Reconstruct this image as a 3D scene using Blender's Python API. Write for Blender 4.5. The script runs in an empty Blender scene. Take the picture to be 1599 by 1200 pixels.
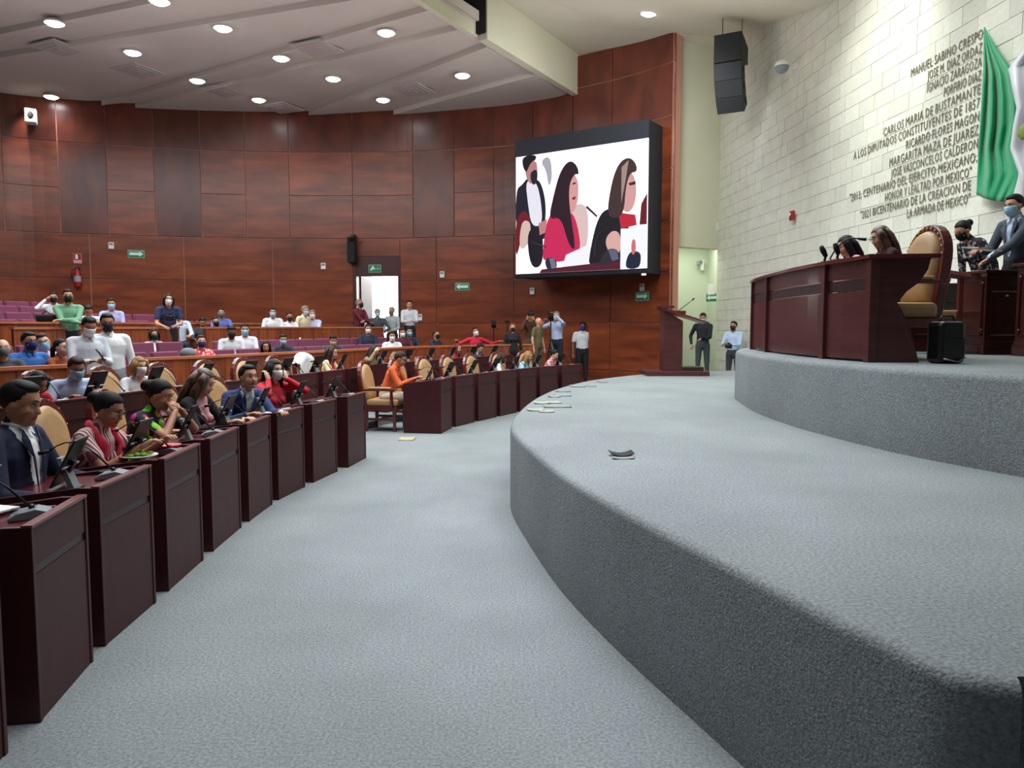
import bpy, bmesh, math, random
import numpy as np
from mathutils import Vector, Matrix
random.seed(7)
scn = bpy.context.scene
COL = scn.collection
R = math.radians

# ------------------------------------------------------------------ camera
EYE = 1.6
FPX = 1180.0
PITCH = math.atan(90 / FPX)
cam_d = bpy.data.cameras.new('camera'); cam = bpy.data.objects.new('camera', cam_d); COL.objects.link(cam)
cam_d.sensor_fit = 'HORIZONTAL'; cam_d.sensor_width = 36.0; cam_d.lens = 36.0 * FPX / 1599.0
cam_d.clip_start = 0.05; cam_d.clip_end = 200
cam.location = (0, 0, EYE); cam.rotation_euler = (R(90) - PITCH, 0, 0)
scn.camera = cam
# ------------------------------------------------------------------ world, exposure
w = bpy.data.worlds.new('world'); scn.world = w; w.use_nodes = True
w.node_tree.nodes['Background'].inputs[0].default_value = (0.86, 0.93, 1.0, 1)
w.node_tree.nodes['Background'].inputs[1].default_value = 0.05
scn.view_settings.view_transform = 'Standard'; scn.view_settings.look = 'None'
scn.view_settings.exposure = 0.0; scn.view_settings.gamma = 1.0
scn.view_settings.use_curve_mapping = False

def lamp(kind, name, loc, energy, color=(1, 1, 1), rot=None, target=None, **kw):
    l = bpy.data.lights.new(name, kind); l.energy = energy; l.color = color
    for k, v in kw.items(): setattr(l, k, v)
    o = bpy.data.objects.new(name, l); COL.objects.link(o); o.location = loc
    if rot: o.rotation_euler = rot
    if target is not None:
        d = Vector(target) - Vector(loc); o.rotation_euler = d.to_track_quat('-Z', 'Y').to_euler()
    return o
COOL = (0.94, 0.97, 1.0)
# rows of ceiling lamps (most of them outside the frame) and two added upward fills that brighten the ceilings
lamp('AREA', 'ceiling_lamps_front', (2.9, 10.5, 7.0), 300, (0.93, 1.0, 0.97), rot=(0, 0, 0), shape='RECTANGLE', size=4.0, size_y=6, spread=R(120))
lamp('AREA', 'ceiling_lamps_aisle', (-2.6, 9.8, 7.3), 560, COOL, rot=(0, 0, 0), shape='RECTANGLE', size=5, size_y=8, spread=R(130))
lamp('AREA', 'ceiling_lamps_gallery', (-8.0, 13.5, 6.7), 600, COOL, rot=(R(8), 0, 0), shape='RECTANGLE', size=7, size_y=6, spread=R(170))
lamp('AREA', 'ceiling_lamps_right', (2.2, 14.2, 6.6), 150, COOL, target=(1.2, 19.5, 3.0), shape='RECTANGLE', size=2, size_y=2, spread=R(150))
lamp('AREA', 'ceiling_lamps_near', (0.6, 4.2, 6.9), 115, COOL, rot=(0, 0, 0), shape='RECTANGLE', size=3.5, size_y=4.5, spread=R(75))
lamp('AREA', 'audience_ceiling_fill', (-5.0, 12.0, 4.6), 120, (1.0, 0.93, 0.95), rot=(R(180), 0, 0), shape='RECTANGLE', size=9, size_y=9)  # added fill aimed up at the audience ceiling, not a fixture of the hall
lamp('AREA', 'stage_ceiling_fill', (2.6, 14.0, 5.2), 60, (1.0, 0.97, 0.90), rot=(R(180), 0, 0), shape='RECTANGLE', size=3, size_y=5)  # added fill aimed up at the stage ceiling, no real fixture
lamp('SPOT', 'stone_wall_spot', (3.6, 11.0, 6.9), 300, (1.0, 1.0, 0.95), target=(5.72, 11.8, 5.9), spot_size=R(74), spot_blend=0.9, shadow_soft_size=0.15)
lamp('SPOT', 'stone_wall_wash', (1.9, 7.0, 6.8), 700, (0.98, 1.0, 0.97), target=(5.7, 12.2, 3.0), spot_size=R(90), spot_blend=1.0, shadow_soft_size=0.6)

# ------------------------------------------------------------------ pixel helpers (real depth always given)
def ray(px, py):
    u = (600 - py) / FPX
    return Vector(((px - 799.5) / FPX, math.cos(PITCH) + u * math.sin(PITCH), -math.sin(PITCH) + u * math.cos(PITCH)))
def on_z(px, py, z):
    r = ray(px, py); return Vector((0, 0, EYE)) + r * ((z - EYE) / r.z)
def at_d(px, py, d):
    r = ray(px, py); return Vector((0, 0, EYE)) + r * (d / r.y)
def X(px, d): return (px - 799.5) / FPX * d * 1.0
WK = 0.072; WC = 6.6
def on_wall(px, py, off=0.0):
    r = ray(px, py); t = (WC - off) / (r.x + WK * r.y); return Vector((0, 0, EYE)) + r * t

# ------------------------------------------------------------------ materials
def srgb(r, g, b):
    f = lambda c: (c / 255) / 12.92 if c / 255 <= .04045 else ((c / 255 + .055) / 1.055) ** 2.4
    return (f(r), f(g), f(b), 1)
_m = {}
def mat(name, col=(128, 128, 128), rough=.6, metal=0, coat=0, bump=0, bscale=200, var=0, vscale=8, kind=None, col2=None, scale=10, emit=0, objvar=0, stretch=(1, 1, 1), spec=.5, sheen=0):
    if name in _m: return _m[name]
    m = bpy.data.materials.new(name); m.use_nodes = True; nt = m.node_tree; n = nt.nodes; L = nt.links
    b = n['Principled BSDF']; c = srgb(*col)
    b.inputs['Base Color'].default_value = c; b.inputs['Roughness'].default_value = rough
    b.inputs['Metallic'].default_value = metal; b.inputs['Coat Weight'].default_value = coat
    b.inputs['Coat Roughness'].default_value = .12; b.inputs['Specular IOR Level'].default_value = spec
    if sheen: b.inputs['Sheen Weight'].default_value = sheen
    tc = n.new('ShaderNodeTexCoord'); mp = n.new('ShaderNodeMapping'); L.new(tc.outputs['Object'], mp.inputs[0])
    mp.inputs['Scale'].default_value = stretch
    src = None
    def mixc(fac, a, bb):
        mx = n.new('ShaderNodeMix'); mx.data_type = 'RGBA'; L.new(fac, mx.inputs[0])
        for i, v in ((6, a), (7, bb)):
            if isinstance(v, tuple): mx.inputs[i].default_value = v
            else: L.new(v, mx.inputs[i])
        return mx.outputs[2]
    if kind:
        c2 = srgb(*col2)
        if kind in ('stripe', 'stripez'):
            t = n.new('ShaderNodeTexWave'); t.wave_type = 'BANDS'; t.bands_direction = 'X' if kind == 'stripe' else 'Z'
            t.inputs['Scale'].default_value = scale; L.new(mp.outputs[0], t.inputs[0]); f = t.outputs['Fac']
            rp = n.new('ShaderNodeValToRGB'); rp.color_ramp.elements[0].position = .42; rp.color_ramp.elements[1].position = .58; L.new(f, rp.inputs[0]); f = rp.outputs[0]
        elif kind == 'spots':
            t = n.new('ShaderNodeTexVoronoi'); t.inputs['Scale'].default_value = scale; L.new(mp.outputs[0], t.inputs['Vector'])
            rp = n.new('ShaderNodeValToRGB'); rp.color_ramp.elements[0].position = .38; rp.color_ramp.elements[1].position = .46; L.new(t.outputs['Distance'], rp.inputs[0]); f = rp.outputs[0]
        elif kind == 'wood':
            t = n.new('ShaderNodeTexNoise'); t.inputs['Scale'].default_value = scale; t.inputs['Detail'].default_value = 6; t.inputs['Distortion'].default_value = .6; L.new(mp.outputs[0], t.inputs['Vector'])
            rp = n.new('ShaderNodeValToRGB'); rp.color_ramp.elements[0].position = .32; rp.color_ramp.elements[1].position = .68; L.new(t.outputs[0], rp.inputs[0]); f = rp.outputs[0]
        elif kind == 'flowers':
            t = n.new('ShaderNodeTexVoronoi'); t.inputs['Scale'].default_value = scale; L.new(mp.outputs[0], t.inputs['Vector'])
            rp = n.new('ShaderNodeValToRGB'); rp.color_ramp.elements[0].position = .45; rp.color_ramp.elements[1].position = .5; L.new(t.outputs['Distance'], rp.inputs[0]); f = rp.outputs[0]
            hs = n.new('ShaderNodeHueSaturation'); hs.inputs['Color'].default_value = c; L.new(t.outputs['Color'], hs.inputs['Hue']); c = hs.outputs[0]
        src = mixc(f, c, c2)
    if var:
        t = n.new('ShaderNodeTexNoise'); t.inputs['Scale'].default_value = vscale; t.inputs['Detail'].default_value = 5; L.new(mp.outputs[0], t.inputs['Vector'])
        mr = n.new('ShaderNodeMapRange'); mr.inputs[1].default_value = .3; mr.inputs[2].default_value = .7; mr.inputs[3].default_value = 1 - var; mr.inputs[4].default_value = 1 + var; L.new(t.outputs[0], mr.inputs[0])
        hs = n.new('ShaderNodeHueSaturation'); L.new(mr.outputs[0], hs.inputs['Value'])
        if src is None: hs.inputs['Color'].default_value = c
        else: L.new(src, hs.inputs['Color'])
        src = hs.outputs[0]
    if objvar:
        oi = n.new('ShaderNodeObjectInfo'); mr = n.new('ShaderNodeMapRange'); mr.inputs[3].default_value = 1 - objvar; mr.inputs[4].default_value = 1 + objvar; L.new(oi.outputs['Random'], mr.inputs[0])
        hs = n.new('ShaderNodeHueSaturation'); L.new(mr.outputs[0], hs.inputs['Value'])
        if src is None: hs.inputs['Color'].default_value = c
        else: L.new(src, hs.inputs['Color'])
        src = hs.outputs[0]
    if src is not None: L.new(src, b.inputs['Base Color'])
    if bump:
        t = n.new('ShaderNodeTexNoise'); t.inputs['Scale'].default_value = bscale; t.inputs['Detail'].default_value = 3; L.new(mp.outputs[0], t.inputs['Vector'])
        bp = n.new('ShaderNodeBump'); bp.inputs['Strength'].default_value = bump; bp.inputs['Distance'].default_value = .01; L.new(t.outputs[0], bp.inputs['Height']); L.new(bp.outputs[0], b.inputs['Normal'])
    if emit:
        b.inputs['Emission Color'].default_value = srgb(*col); b.inputs['Emission Strength'].default_value = emit
    _m[name] = m
    return m

CARPET = mat('grey_carpet', (128, 134, 136), .97, bump=.6, bscale=110, var=.30, vscale=75, spec=.1)
def carpet_detail():
    nt = CARPET.node_tree; n = nt.nodes; L = nt.links; b = n['Principled BSDF']
    old = b.inputs['Base Color'].links[0].from_socket
    t = n.new('ShaderNodeTexNoise'); t.inputs['Scale'].default_value = 1.1; t.inputs['Detail'].default_value = 4
    mr = n.new('ShaderNodeMapRange'); mr.inputs[1].default_value = .3; mr.inputs[2].default_value = .7; mr.inputs[3].default_value = .88; mr.inputs[4].default_value = 1.08
    tc = n.new('ShaderNodeTexCoord'); L.new(tc.outputs['Object'], t.inputs['Vector']); L.new(t.outputs[0], mr.inputs[0])
    hs = n.new('ShaderNodeHueSaturation'); L.new(mr.outputs[0], hs.inputs['Value']); L.new(old, hs.inputs['Color']); L.new(hs.outputs[0], b.inputs['Base Color'])
carpet_detail()
PANEL = mat('brown_wood_panel', (134, 66, 36), .3, kind='wood', col2=(98, 44, 27), scale=1.2, stretch=(.6, .6, 3.2), var=.22, vscale=1.7, objvar=.12, bump=.05, bscale=30)
PANEL2 = mat('dark_shaded_wood_panel', (112, 54, 38), .3, kind='wood', col2=(84, 40, 31), scale=1.2, stretch=(1.6, 1.6, .8), var=.18, vscale=1.3, objvar=.2)  # darker wood for random tall panels; painted-in shade on the top rows
JOINT = mat('pale_joint', (196, 138, 116), .6)
BARR = mat('barrier_wood', (158, 80, 42), .4, kind='wood', col2=(112, 50, 27), scale=3, stretch=(5, 5, .5), objvar=.15, coat=.1)
BARCAP = mat('barrier_cap_wood', (190, 110, 70), .3, var=.12, vscale=6, coat=.2)
DESK = mat('maroon_laminate', (64, 23, 27), .45, var=.14, vscale=5, spec=.35, stretch=(6, 6, .6))
DESKF = mat('maroon_front_laminate', (66, 32, 34), .5, var=.12, vscale=4, stretch=(6, 6, .6), spec=.3)
DBAND = mat('dark_laminate_band', (44, 24, 26), .4)
DESKTOP = mat('maroon_desktop', (92, 28, 34), .25, var=.1, vscale=4, coat=.3)
PODW = mat('podium_mahogany', (80, 34, 36), .36, kind='wood', col2=(64, 26, 28), scale=2, stretch=(1, 1, 9), coat=.15)
CHAIRW = mat('carved_mahogany', (92, 28, 28), .28, var=.15, vscale=12, coat=.4)
TAN = mat('tan_leather', (178, 142, 98), .42, var=.08, vscale=9, bump=.12, bscale=60)
PURPLE = mat('purple_fabric', (112, 38, 74), .9, bump=.3, bscale=120, objvar=.10, sheen=.3)
STONE = mat('cream_stone', (214, 215, 203), .75, var=.06, vscale=5, objvar=.09, bump=.25, bscale=25)
GROUT = mat('stone_grout', (192, 190, 172), .9)
PLASTER = mat('white_plaster', (205, 196, 188), .9, var=.03, vscale=1)
PLASTERG = mat('beige_plaster', (206, 205, 180), .85, var=.04, vscale=.8)
GREENW = mat('pale_green_paint', (208, 215, 196), .8, var=.03, vscale=1)
BLACK = mat('black_plastic', (16, 16, 18), .4)
BLACKM = mat('black_matte', (13, 14, 17), .8)
GREY = mat('grey_plastic', (128, 138, 142), .35)
SILVER = mat('brushed_silver', (170, 172, 175), .3, metal=.9)
WHITE = mat('white_plastic', (225, 225, 222), .5)
PAPER = mat('white_paper', (232, 232, 228), .8)
REDP = mat('red_paint', (150, 20, 26), .35)
GREENS = mat('sign_green', (20, 118, 78), .5)
GOLD = mat('gold_stud', (200, 150, 110), .35, metal=.6)
LETTER = mat('letter_bronze', (112, 106, 88), .6)

# ------------------------------------------------------------------ mesh building
class MB:
    def __init__(s): s.v = []; s.f = []; s.mi = []
    def add(s, vs, fs, mi=0):
        o = len(s.v); s.v += [tuple(v) for v in vs]; s.f += [tuple(i + o for i in f) for f in fs]; s.mi += [mi] * len(fs)
    def prism(s, pts, z0, z1, mi=0):
        """vertical extrusion of an xy outline"""
        n = len(pts); zz0 = z0 if hasattr(z0, '__len__') else [z0] * n; zz1 = z1 if hasattr(z1, '__len__') else [z1] * n
        vs = [(p[0], p[1], zz0[i]) for i, p in enumerate(pts)] + [(p[0], p[1], zz1[i]) for i, p in enumerate(pts)]
        fs = [tuple(range(n))[::-1], tuple(range(n, 2 * n))] + [(i, (i + 1) % n, n + (i + 1) % n, n + i) for i in range(n)]
        s.add(vs, fs, mi)
    def box(s, x0, x1, y0, y1, z0, z1, mi=0): s.prism([(x0, y0), (x1, y0), (x1, y1), (x0, y1)], z0, z1, mi)
    def ext(s, pts, vec, mi=0):
        """extrude a planar 3d polygon by a vector"""
        n = len(pts); P = [Vector(p) for p in pts]; v = Vector(vec)
        s.add([tuple(p) for p in P] + [tuple(p + v) for p in P], [tuple(range(n))[::-1], tuple(range(n, 2 * n))] + [(i, (i + 1) % n, n + (i + 1) % n, n + i) for i in range(n)], mi)
    def tube(s, pts, rad, n=8, mi=0, flat=None):
        pts = [Vector(p) for p in pts]; k = len(pts)
        rad = rad if hasattr(rad, '__len__') else [rad] * k
        rings = []; up = Vector((0, 0, 1)) if flat is None else Vector(flat)
        for i, p in enumerate(pts):
            d = (pts[min(i + 1, k - 1)] - pts[max(i - 1, 0)]).normalized()
            a = d.cross(up)
            if a.length < .05: a = d.cross(Vector((1, 0, 0)))
            a.normalize(); b = d.cross(a)
            r = rad[i]; ra, rb = r if hasattr(r, '__len__') else (r, r)
            rings.append([p + a * math.cos(2 * math.pi * j / n) * ra + b * math.sin(2 * math.pi * j / n) * rb for j in range(n)])
        vs = [v for r in rings for v in r]
        fs = [(i * n + j, i * n + (j + 1) % n, (i + 1) * n + (j + 1) % n, (i + 1) * n + j) for i in range(k - 1) for j in range(n)]
        fs += [tuple(range(n))[::-1], tuple((k - 1) * n + j for j in range(n))]
        s.add(vs, fs, mi)
    def ell(s, c, r, rot=None, nu=12, nv=8, mi=0, fn=None):
        c = Vector(c); vs = [];
        for i in range(nv + 1):
            th = math.pi * i / nv
            for j in range(nu):
                ph = 2 * math.pi * j / nu
                d = Vector((math.sin(th) * math.cos(ph), math.sin(th) * math.sin(ph), math.cos(th)))
                k = fn(d) if fn else 1
                q = Vector((d.x * r[0], d.y * r[1], d.z * r[2])) * k
                if rot: q = rot @ q
                vs.append(c + q)
        fs = []
        for i in range(nv):
            for j in range(nu):
                a, b2, c2, d2 = i * nu + j, i * nu + (j + 1) % nu, (i + 1) * nu + (j + 1) % nu, (i + 1) * nu + j
                if i == 0: fs.append((a, d2, c2))
                elif i == nv - 1: fs.append((a, d2, b2))
                else: fs.append((a, d2, c2, b2))
        s.add(vs, fs, mi)
    def lathe(s, prof, c=(0, 0, 0), n=16, mi=0, axis='z'):
        vs = []
        for (r, z) in prof:
            for j in range(n):
                a = 2 * math.pi * j / n
                v = (r * math.cos(a), r * math.sin(a), z) if axis == 'z' else (r * math.cos(a), z, r * math.sin(a))
                vs.append((v[0] + c[0], v[1] + c[1], v[2] + c[2]))
        k = len(prof)
        fs = [(i * n + j, i * n + (j + 1) % n, (i + 1) * n + (j + 1) % n, (i + 1) * n + j) for i in range(k - 1) for j in range(n)] + [tuple(range(n))[::-1], tuple((k - 1) * n + j for j in range(n))]
        s.add(vs, fs, mi)
    def mesh(s, name, mats, smooth=False):
        me = bpy.data.meshes.new(name); me.from_pydata(s.v, [], s.f)
        for m in (mats if isinstance(mats, (list, tuple)) else [mats]): me.materials.append(m)
        me.polygons.foreach_set('material_index', s.mi)
        bm = bmesh.new(); bm.from_mesh(me); bmesh.ops.remove_doubles(bm, verts=bm.verts, dist=1e-5); bmesh.ops.recalc_face_normals(bm, faces=bm.faces); bm.to_mesh(me); bm.free()
        if smooth: me.polygons.foreach_set('use_smooth', [True] * len(me.polygons))
        return me
    def build(s, name, mats, parent=None, smooth=False, bevel=0, loc=None, rz=0):
        o = bpy.data.objects.new(name, s.mesh(name, mats, smooth)); COL.objects.link(o)
        if parent: o.parent = parent
        if loc is not None: o.location = loc
        if rz: o.rotation_euler.z = rz
        if bevel:
            b = o.modifiers.new('bevel', 'BEVEL'); b.width = bevel; b.segments = 2; b.limit_method = 'ANGLE'
        return o
def auto_smooth(o, ang=40):
    me = o.data; me.polygons.foreach_set('use_smooth', [True] * len(me.polygons))
    me.set_sharp_from_angle(angle=R(ang)); return o
def empty(name, loc=(0, 0, 0), rz=0):
    o = bpy.data.objects.new(name, None); COL.objects.link(o); o.location = loc; o.rotation_euler.z = rz; o.empty_display_size = .1; return o
def tag(o, label=None, cat=None, group=None, kind=None):
    if label: o['label'] = label
    if cat: o['category'] = cat
    if group: o['group'] = group
    if kind: o['kind'] = kind
    return o
def children(o): return [c for c in bpy.data.objects if c.parent == o]
def copy_tree(root, kids, loc, rz, label=None, group=None):
    r = root.copy(); COL.objects.link(r); r.location = loc; r.rotation_euler.z = rz
    if label: r['label'] = label
    if group: r['group'] = group
    for c, gs in kids:
        cc = c.copy(); COL.objects.link(cc); cc.parent = r
        for g in gs:
            gg = g.copy(); COL.objects.link(gg); gg.parent = cc
    return r
def kidlist(root):
    return [(c, children(c)) for c in children(root)]

# ------------------------------------------------------------------ curves
def catmull(P, step=.25):
    P = [Vector((p[0], p[1])) for p in P]; Q = [P[0] * 2 - P[1]] + P + [P[-1] * 2 - P[-2]]; out = []
    for i in range(1, len(Q) - 2):
        a, b, c, d = Q[i - 1], Q[i], Q[i + 1], Q[i + 2]; n = max(2, int((c - b).length / step))
        for k in range(n):
            t = k / n
            out.append(.5 * ((2 * b) + (c - a) * t + (2 * a - 5 * b + 4 * c - d) * t * t + (3 * b - a - 3 * c + d) * t ** 3))
    out.append(P[-1]); return out
def offset(P, d):
    """positive d moves to the left of the travel direction"""
    out = []
    for i, p in enumerate(P):
        t = (P[min(i + 1, len(P) - 1)] - P[max(i - 1, 0)]).normalized(); out.append(p + Vector((-t.y, t.x)) * d)
    return out
def at_len(P, s):
    for a, b in zip(P, P[1:]):
        L = (b - a).length
        if s <= L: return a + (b - a) * (s / L), (b - a).normalized()
        s -= L
    t = (P[-1] - P[-2]).normalized(); return P[-1] + t * s, t
def plen(P): return sum((b - a).length for a, b in zip(P, P[1:]))
def cut_px(P, px):
    r = (px - 799.5) / FPX
    for i, (a, b) in enumerate(zip(P, P[1:])):
        fa, fb = a.x - r * a.y, b.x - r * b.y
        if fa * fb <= 0 and fa != fb:
            t = fa / (fa - fb); return i + t
    return None
def sub(P, s0, s1):
    """piece of a polyline between float indices"""
    def pt(s): i = min(int(s), len(P) - 2); return P[i] + (P[i + 1] - P[i]) * (s - i)
    return [pt(s0)] + [P[i] for i in range(int(s0) + 1, int(math.ceil(s1))) if i > s0 + .02 and i < s1 - .02] + [pt(s1)]

# ================================================================== STRUCTURE
# floor
fl = MB(); fl.prism([(-24, -5), (9, -5), (9, 26), (-24, 26)], -.2, 0)
tag(fl.build('floor', CARPET), 'grey carpeted floor of the assembly hall', kind='structure')

WALLP = catmull([(-17.2, 11.5), (-16.6, 14.5), (-15.3, 17.8), (-13.55, 20.0), (-12.2, 20.8), (-9.2, 21.7), (-6.36, 22.1), (-3.7, 22.1), (-1.83, 21.75), (.1, 21.2), (1.6, 20.3), (2.94, 19.2), (3.78, 18.2)], .3)
DOOR0, DOOR1 = cut_px(WALLP, 554), cut_px(WALLP, 627)
i893 = cut_px(WALLP, 893); iend = len(WALLP) - 1.0
def strip(P, d0, d1, z0, z1, mb):
    a = offset(P, d0); b = offset(P, d1); mb.prism([tuple(p) for p in a] + [tuple(p) for p in b[::-1]], z0, z1)
wb = MB()
for s0, s1, z0, z1 in ((0, DOOR0, -.1, 8.7), (DOOR0, DOOR1, 3.62, 8.7), (DOOR1, iend, -.1, 8.7)):
    P = sub(WALLP, s0, s1)
    for a, b in zip(P, P[1:]):
        t = (b - a).normalized(); nn = Vector((-t.y, t.x)); wb.prism([tuple(a + nn * .015), tuple(b + nn * .015), tuple(b + nn * .3), tuple(a + nn * .3)], z0, z1)
wall_back = tag(wb.build('wall_back', JOINT), 'curved back wall clad in brown wood panels', kind='structure')
def wood_panel(s0, s1, z0, z1, m):
    P = sub(WALLP, s0, s1); 
    # inset for the joints
    L = plen(P); a0, t0 = at_len(P, .014); a1, t1 = at_len(P, L - .014)
    Q = [a0] + [p for p in P[1:-1] if (p - a0).length > .06 and (p - a1).length > .06] + [a1]
    mb = MB(); a = offset(Q, -.025); b = offset(Q, .012); k = len(Q)
    vs = [(p.x, p.y, z) for z in (z0 + .014, z1 - .014) for p in a + b]
    fs = []
    n = 2 * k
    for i in range(k - 1):
        fs += [(i, i + 1, n + i + 1, n + i), (i, k + i, k + i + 1, i + 1), (n + i, n + i + 1, n + k + i + 1, n + k + i), (k + i, n + k + i, n + k + i + 1, k + i + 1)]
    fs += [(0, n, n + k, k), (k - 1, 2 * k - 1, n + 2 * k - 1, n + k - 1)]
    mb.add(vs, fs); o = mb.build('wood_panel', m, wall_back); return o
lowj = [cut_px(WALLP, p) for p in (147, 292, 429)]
d1 = (lowj[1] - lowj[0])
low = [.0]; x = lowj[0]
tmp = []
while x > 0: tmp.append(x); x -= 8.2
low += sorted(tmp)[:-1] + lowj + [DOOR0]
for z0, z1 in ((.47, 1.69), (1.69, 2.91), (2.91, 4.13), (0, .47)):
    for a, b in zip(low, low[1:]): wood_panel(a, b, z0, z1, PANEL)
    rj = [DOOR1] + [cut_px(WALLP, p) for p in (683, 803, 953)] + [iend]
    for a, b in zip(rj, rj[1:]): wood_panel(a, b, z0, z1, PANEL)
wood_panel(DOOR0, DOOR1, 3.62, 4.13, PANEL)
ups = [cut_px(WALLP, p) for p in (104, 178, 251, 322, 391, 458, 555, 648, 711, 772, 832, 893, 953)] + [iend]
x = ups[0]; pre = []
while x > 4.2: x -= 4.15; pre.append(x)
up = [0.] + sorted(pre) + ups
tall_left = {104, 251, 391, 648, 772, 893}
tallset = [cut_px(WALLP, p) for p in tall_left]
for a, b in zip(up, up[1:]):
    tall = any(abs(a - t) < 1e-6 for t in tallset)
    if tall: wood_panel(a, b, 4.13, 6.57, PANEL2 if random.random() < .5 else PANEL)
    else:
        wood_panel(a, b, 4.13, 5.35, PANEL); wood_panel(a, b, 5.35, 6.57, PANEL)
    wood_panel(a, b, 6.57, 7.79, PANEL2)  # weak light of the top row put into the panel colour
    if a >= i893 - .01: wood_panel(a, b, 7.79, 8.6, PANEL2)
# return face at the wall's end (narrow side of the pillar)
pe = WALLP[-1]; pt = (WALLP[-1] - WALLP[-2]).normalized()
side = MB()
for z0, z1 in ((0, .47), (.47, 1.69), (1.69, 2.91), (2.91, 4.13), (4.13, 5.35), (5.35, 6.57), (6.57, 7.79), (7.79, 8.6)):
    m_ = MB(); e = pe + pt * .02; q = Vector((4.02, 18.75))
    nn = Vector(((q - e).y, -(q - e).x)).normalized() * .03
    m_.prism([tuple(e), tuple(q), tuple(q + nn), tuple(e + nn)], z0 + .012, z1 - .012); m_.build('wood_panel', PANEL, wall_back)
bk = MB(); bk.prism([tuple(pe + pt * .01), (4.0, 18.75), (3.7, 18.95), (3.45, 18.75)], -.1, 8.7); bk.build('panel_backing', JOINT, wall_back)

# doorway: frame, header, daylight corridor
dm = sub(WALLP, DOOR0, DOOR1); dA, dB = dm[0], dm[-1]; dt = (dB - dA).normalized(); dn = Vector((-dt.y, dt.x))
def dpt(s, o): return tuple(dA + dt * s + dn * o)
DWd = (dB - dA).length
m_ = MB()
m_.prism([dpt(0, -.06), dpt(.1, -.06), dpt(.1, .5), dpt(0, .5)], 0, 3.62); m_.prism([dpt(DWd - .08, -.02), dpt(DWd, -.02), dpt(DWd, .5), dpt(DWd - .08, .5)], 0, 3.62)
m_.prism([dpt(0, -.04), dpt(DWd, -.04), dpt(DWd, .3), dpt(0, .3)], 3.05, 3.62)
door1 = tag(m_.build('door_1', mat('door_frame_wood', (62, 24, 20), .4)), 'dark wooden frame of the open doorway in the back wall', kind='structure')
m_ = MB(); m_.prism([dpt(.1, .3), dpt(.14, .3), dpt(.26, 1.1), dpt(.22, 1.1)], .55, 3.05); m_.build('door_leaf', mat('door_leaf', (40, 30, 28), .5), door1)
m_ = MB(); m_.prism([dpt(-1.5, 2.6), dpt(DWd + 2.5, 2.6), dpt(DWd + 2.5, 2.8), dpt(-1.5, 2.8)], .0, 4.5)
tag(m_.build('wall_corridor', mat('corridor_white', (240, 242, 240), .9)), 'white sunlit wall seen through the doorway', kind='structure')
dc = dA + dt * (DWd / 2) + dn * 1.2
lamp('AREA', 'corridor_daylight', (dc.x, dc.y, 4.3), 900, (.95, .98, 1), target=(dc.x + dn.x * 1.4, dc.y + dn.y * 1.4, 1.8), shape='RECTANGLE', size=3, size_y=1.2)
# camera / junction box above the door's left corner
# stone wall on the right -------------------------------------------------
def wpt(y, off=0.0): return (WC - off - WK * y, y)
wr = MB(); wr.prism([wpt(-4, 0), wpt(19.35, 0), (wpt(19.35)[0] + .4, 19.35), (wpt(-4)[0] + .4, -4)], -.1, 9.5)
wall_right = tag(wr.build('wall_right', GROUT), 'cream stone block wall behind the presidium', kind='structure')
WA = math.atan2(-1, WK)     # heading of text direction (towards the camera)
ub = MB(); ub.box(-.5, .5, -.5, .5, -.5, .5); unit = ub.mesh('stone_tile', STONE)
tiles = []
z = 0.0; row = 0
while z < 8.7:
    h = .25
    y = 19.33 - random.random() * .4
    first = True; y1 = 19.34
    while y1 > -1:
        wdt = random.choice((.3, .38, .45, .55)); y0 = y1 - wdt
        tiles.append(((y0 + y1) / 2, z + h / 2, wdt - .007, h - .007, random.choice((.0, .002, .004, .006))))
        y1 = y0
    z += h; row += 1
def tscore(t):
    y = t[0]
    if y < 8.3: return 1e9 + (8.3 - y)   # outside the frame
    xx = wpt(y)[0]; pxx = 799.5 + xx / y * FPX; pyy = 510 - (t[1] - EYE) / y * FPX
    if pxx > 1610 or pyy < -20: return 1e8
    return y
tiles.sort(key=tscore)
stuff = MB()
rzw = math.atan2(1, -WK)
for i, (yc, zc, wd, hh, pr) in enumerate(tiles):
    if i < 300:
        o = bpy.data.objects.new('stone_tile', unit); COL.objects.link(o); o.parent = wall_right
        p = wpt(yc, .0 + pr / 2); o.location = (p[0], p[1], zc); o.rotation_euler.z = rzw; o.scale = (wd, .014 + pr, hh)
    else:
        t = Vector((-WK, 1)).normalized(); nn = Vector((1, WK)).normalized(); c = Vector(wpt(yc, .007 + pr)); a = c - t * wd / 2; b = c + t * wd / 2
        stuff.prism([tuple(a), tuple(b), tuple(b + nn * .03), tuple(a + nn * .03)], zc - hh / 2, zc + hh / 2)
st = stuff.build('stone_tiles', mat('cream_stone_far', (214, 215, 203), .75, var=.07, vscale=4, bump=.25, bscale=25), wall_right); st['kind'] = 'stuff'
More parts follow.
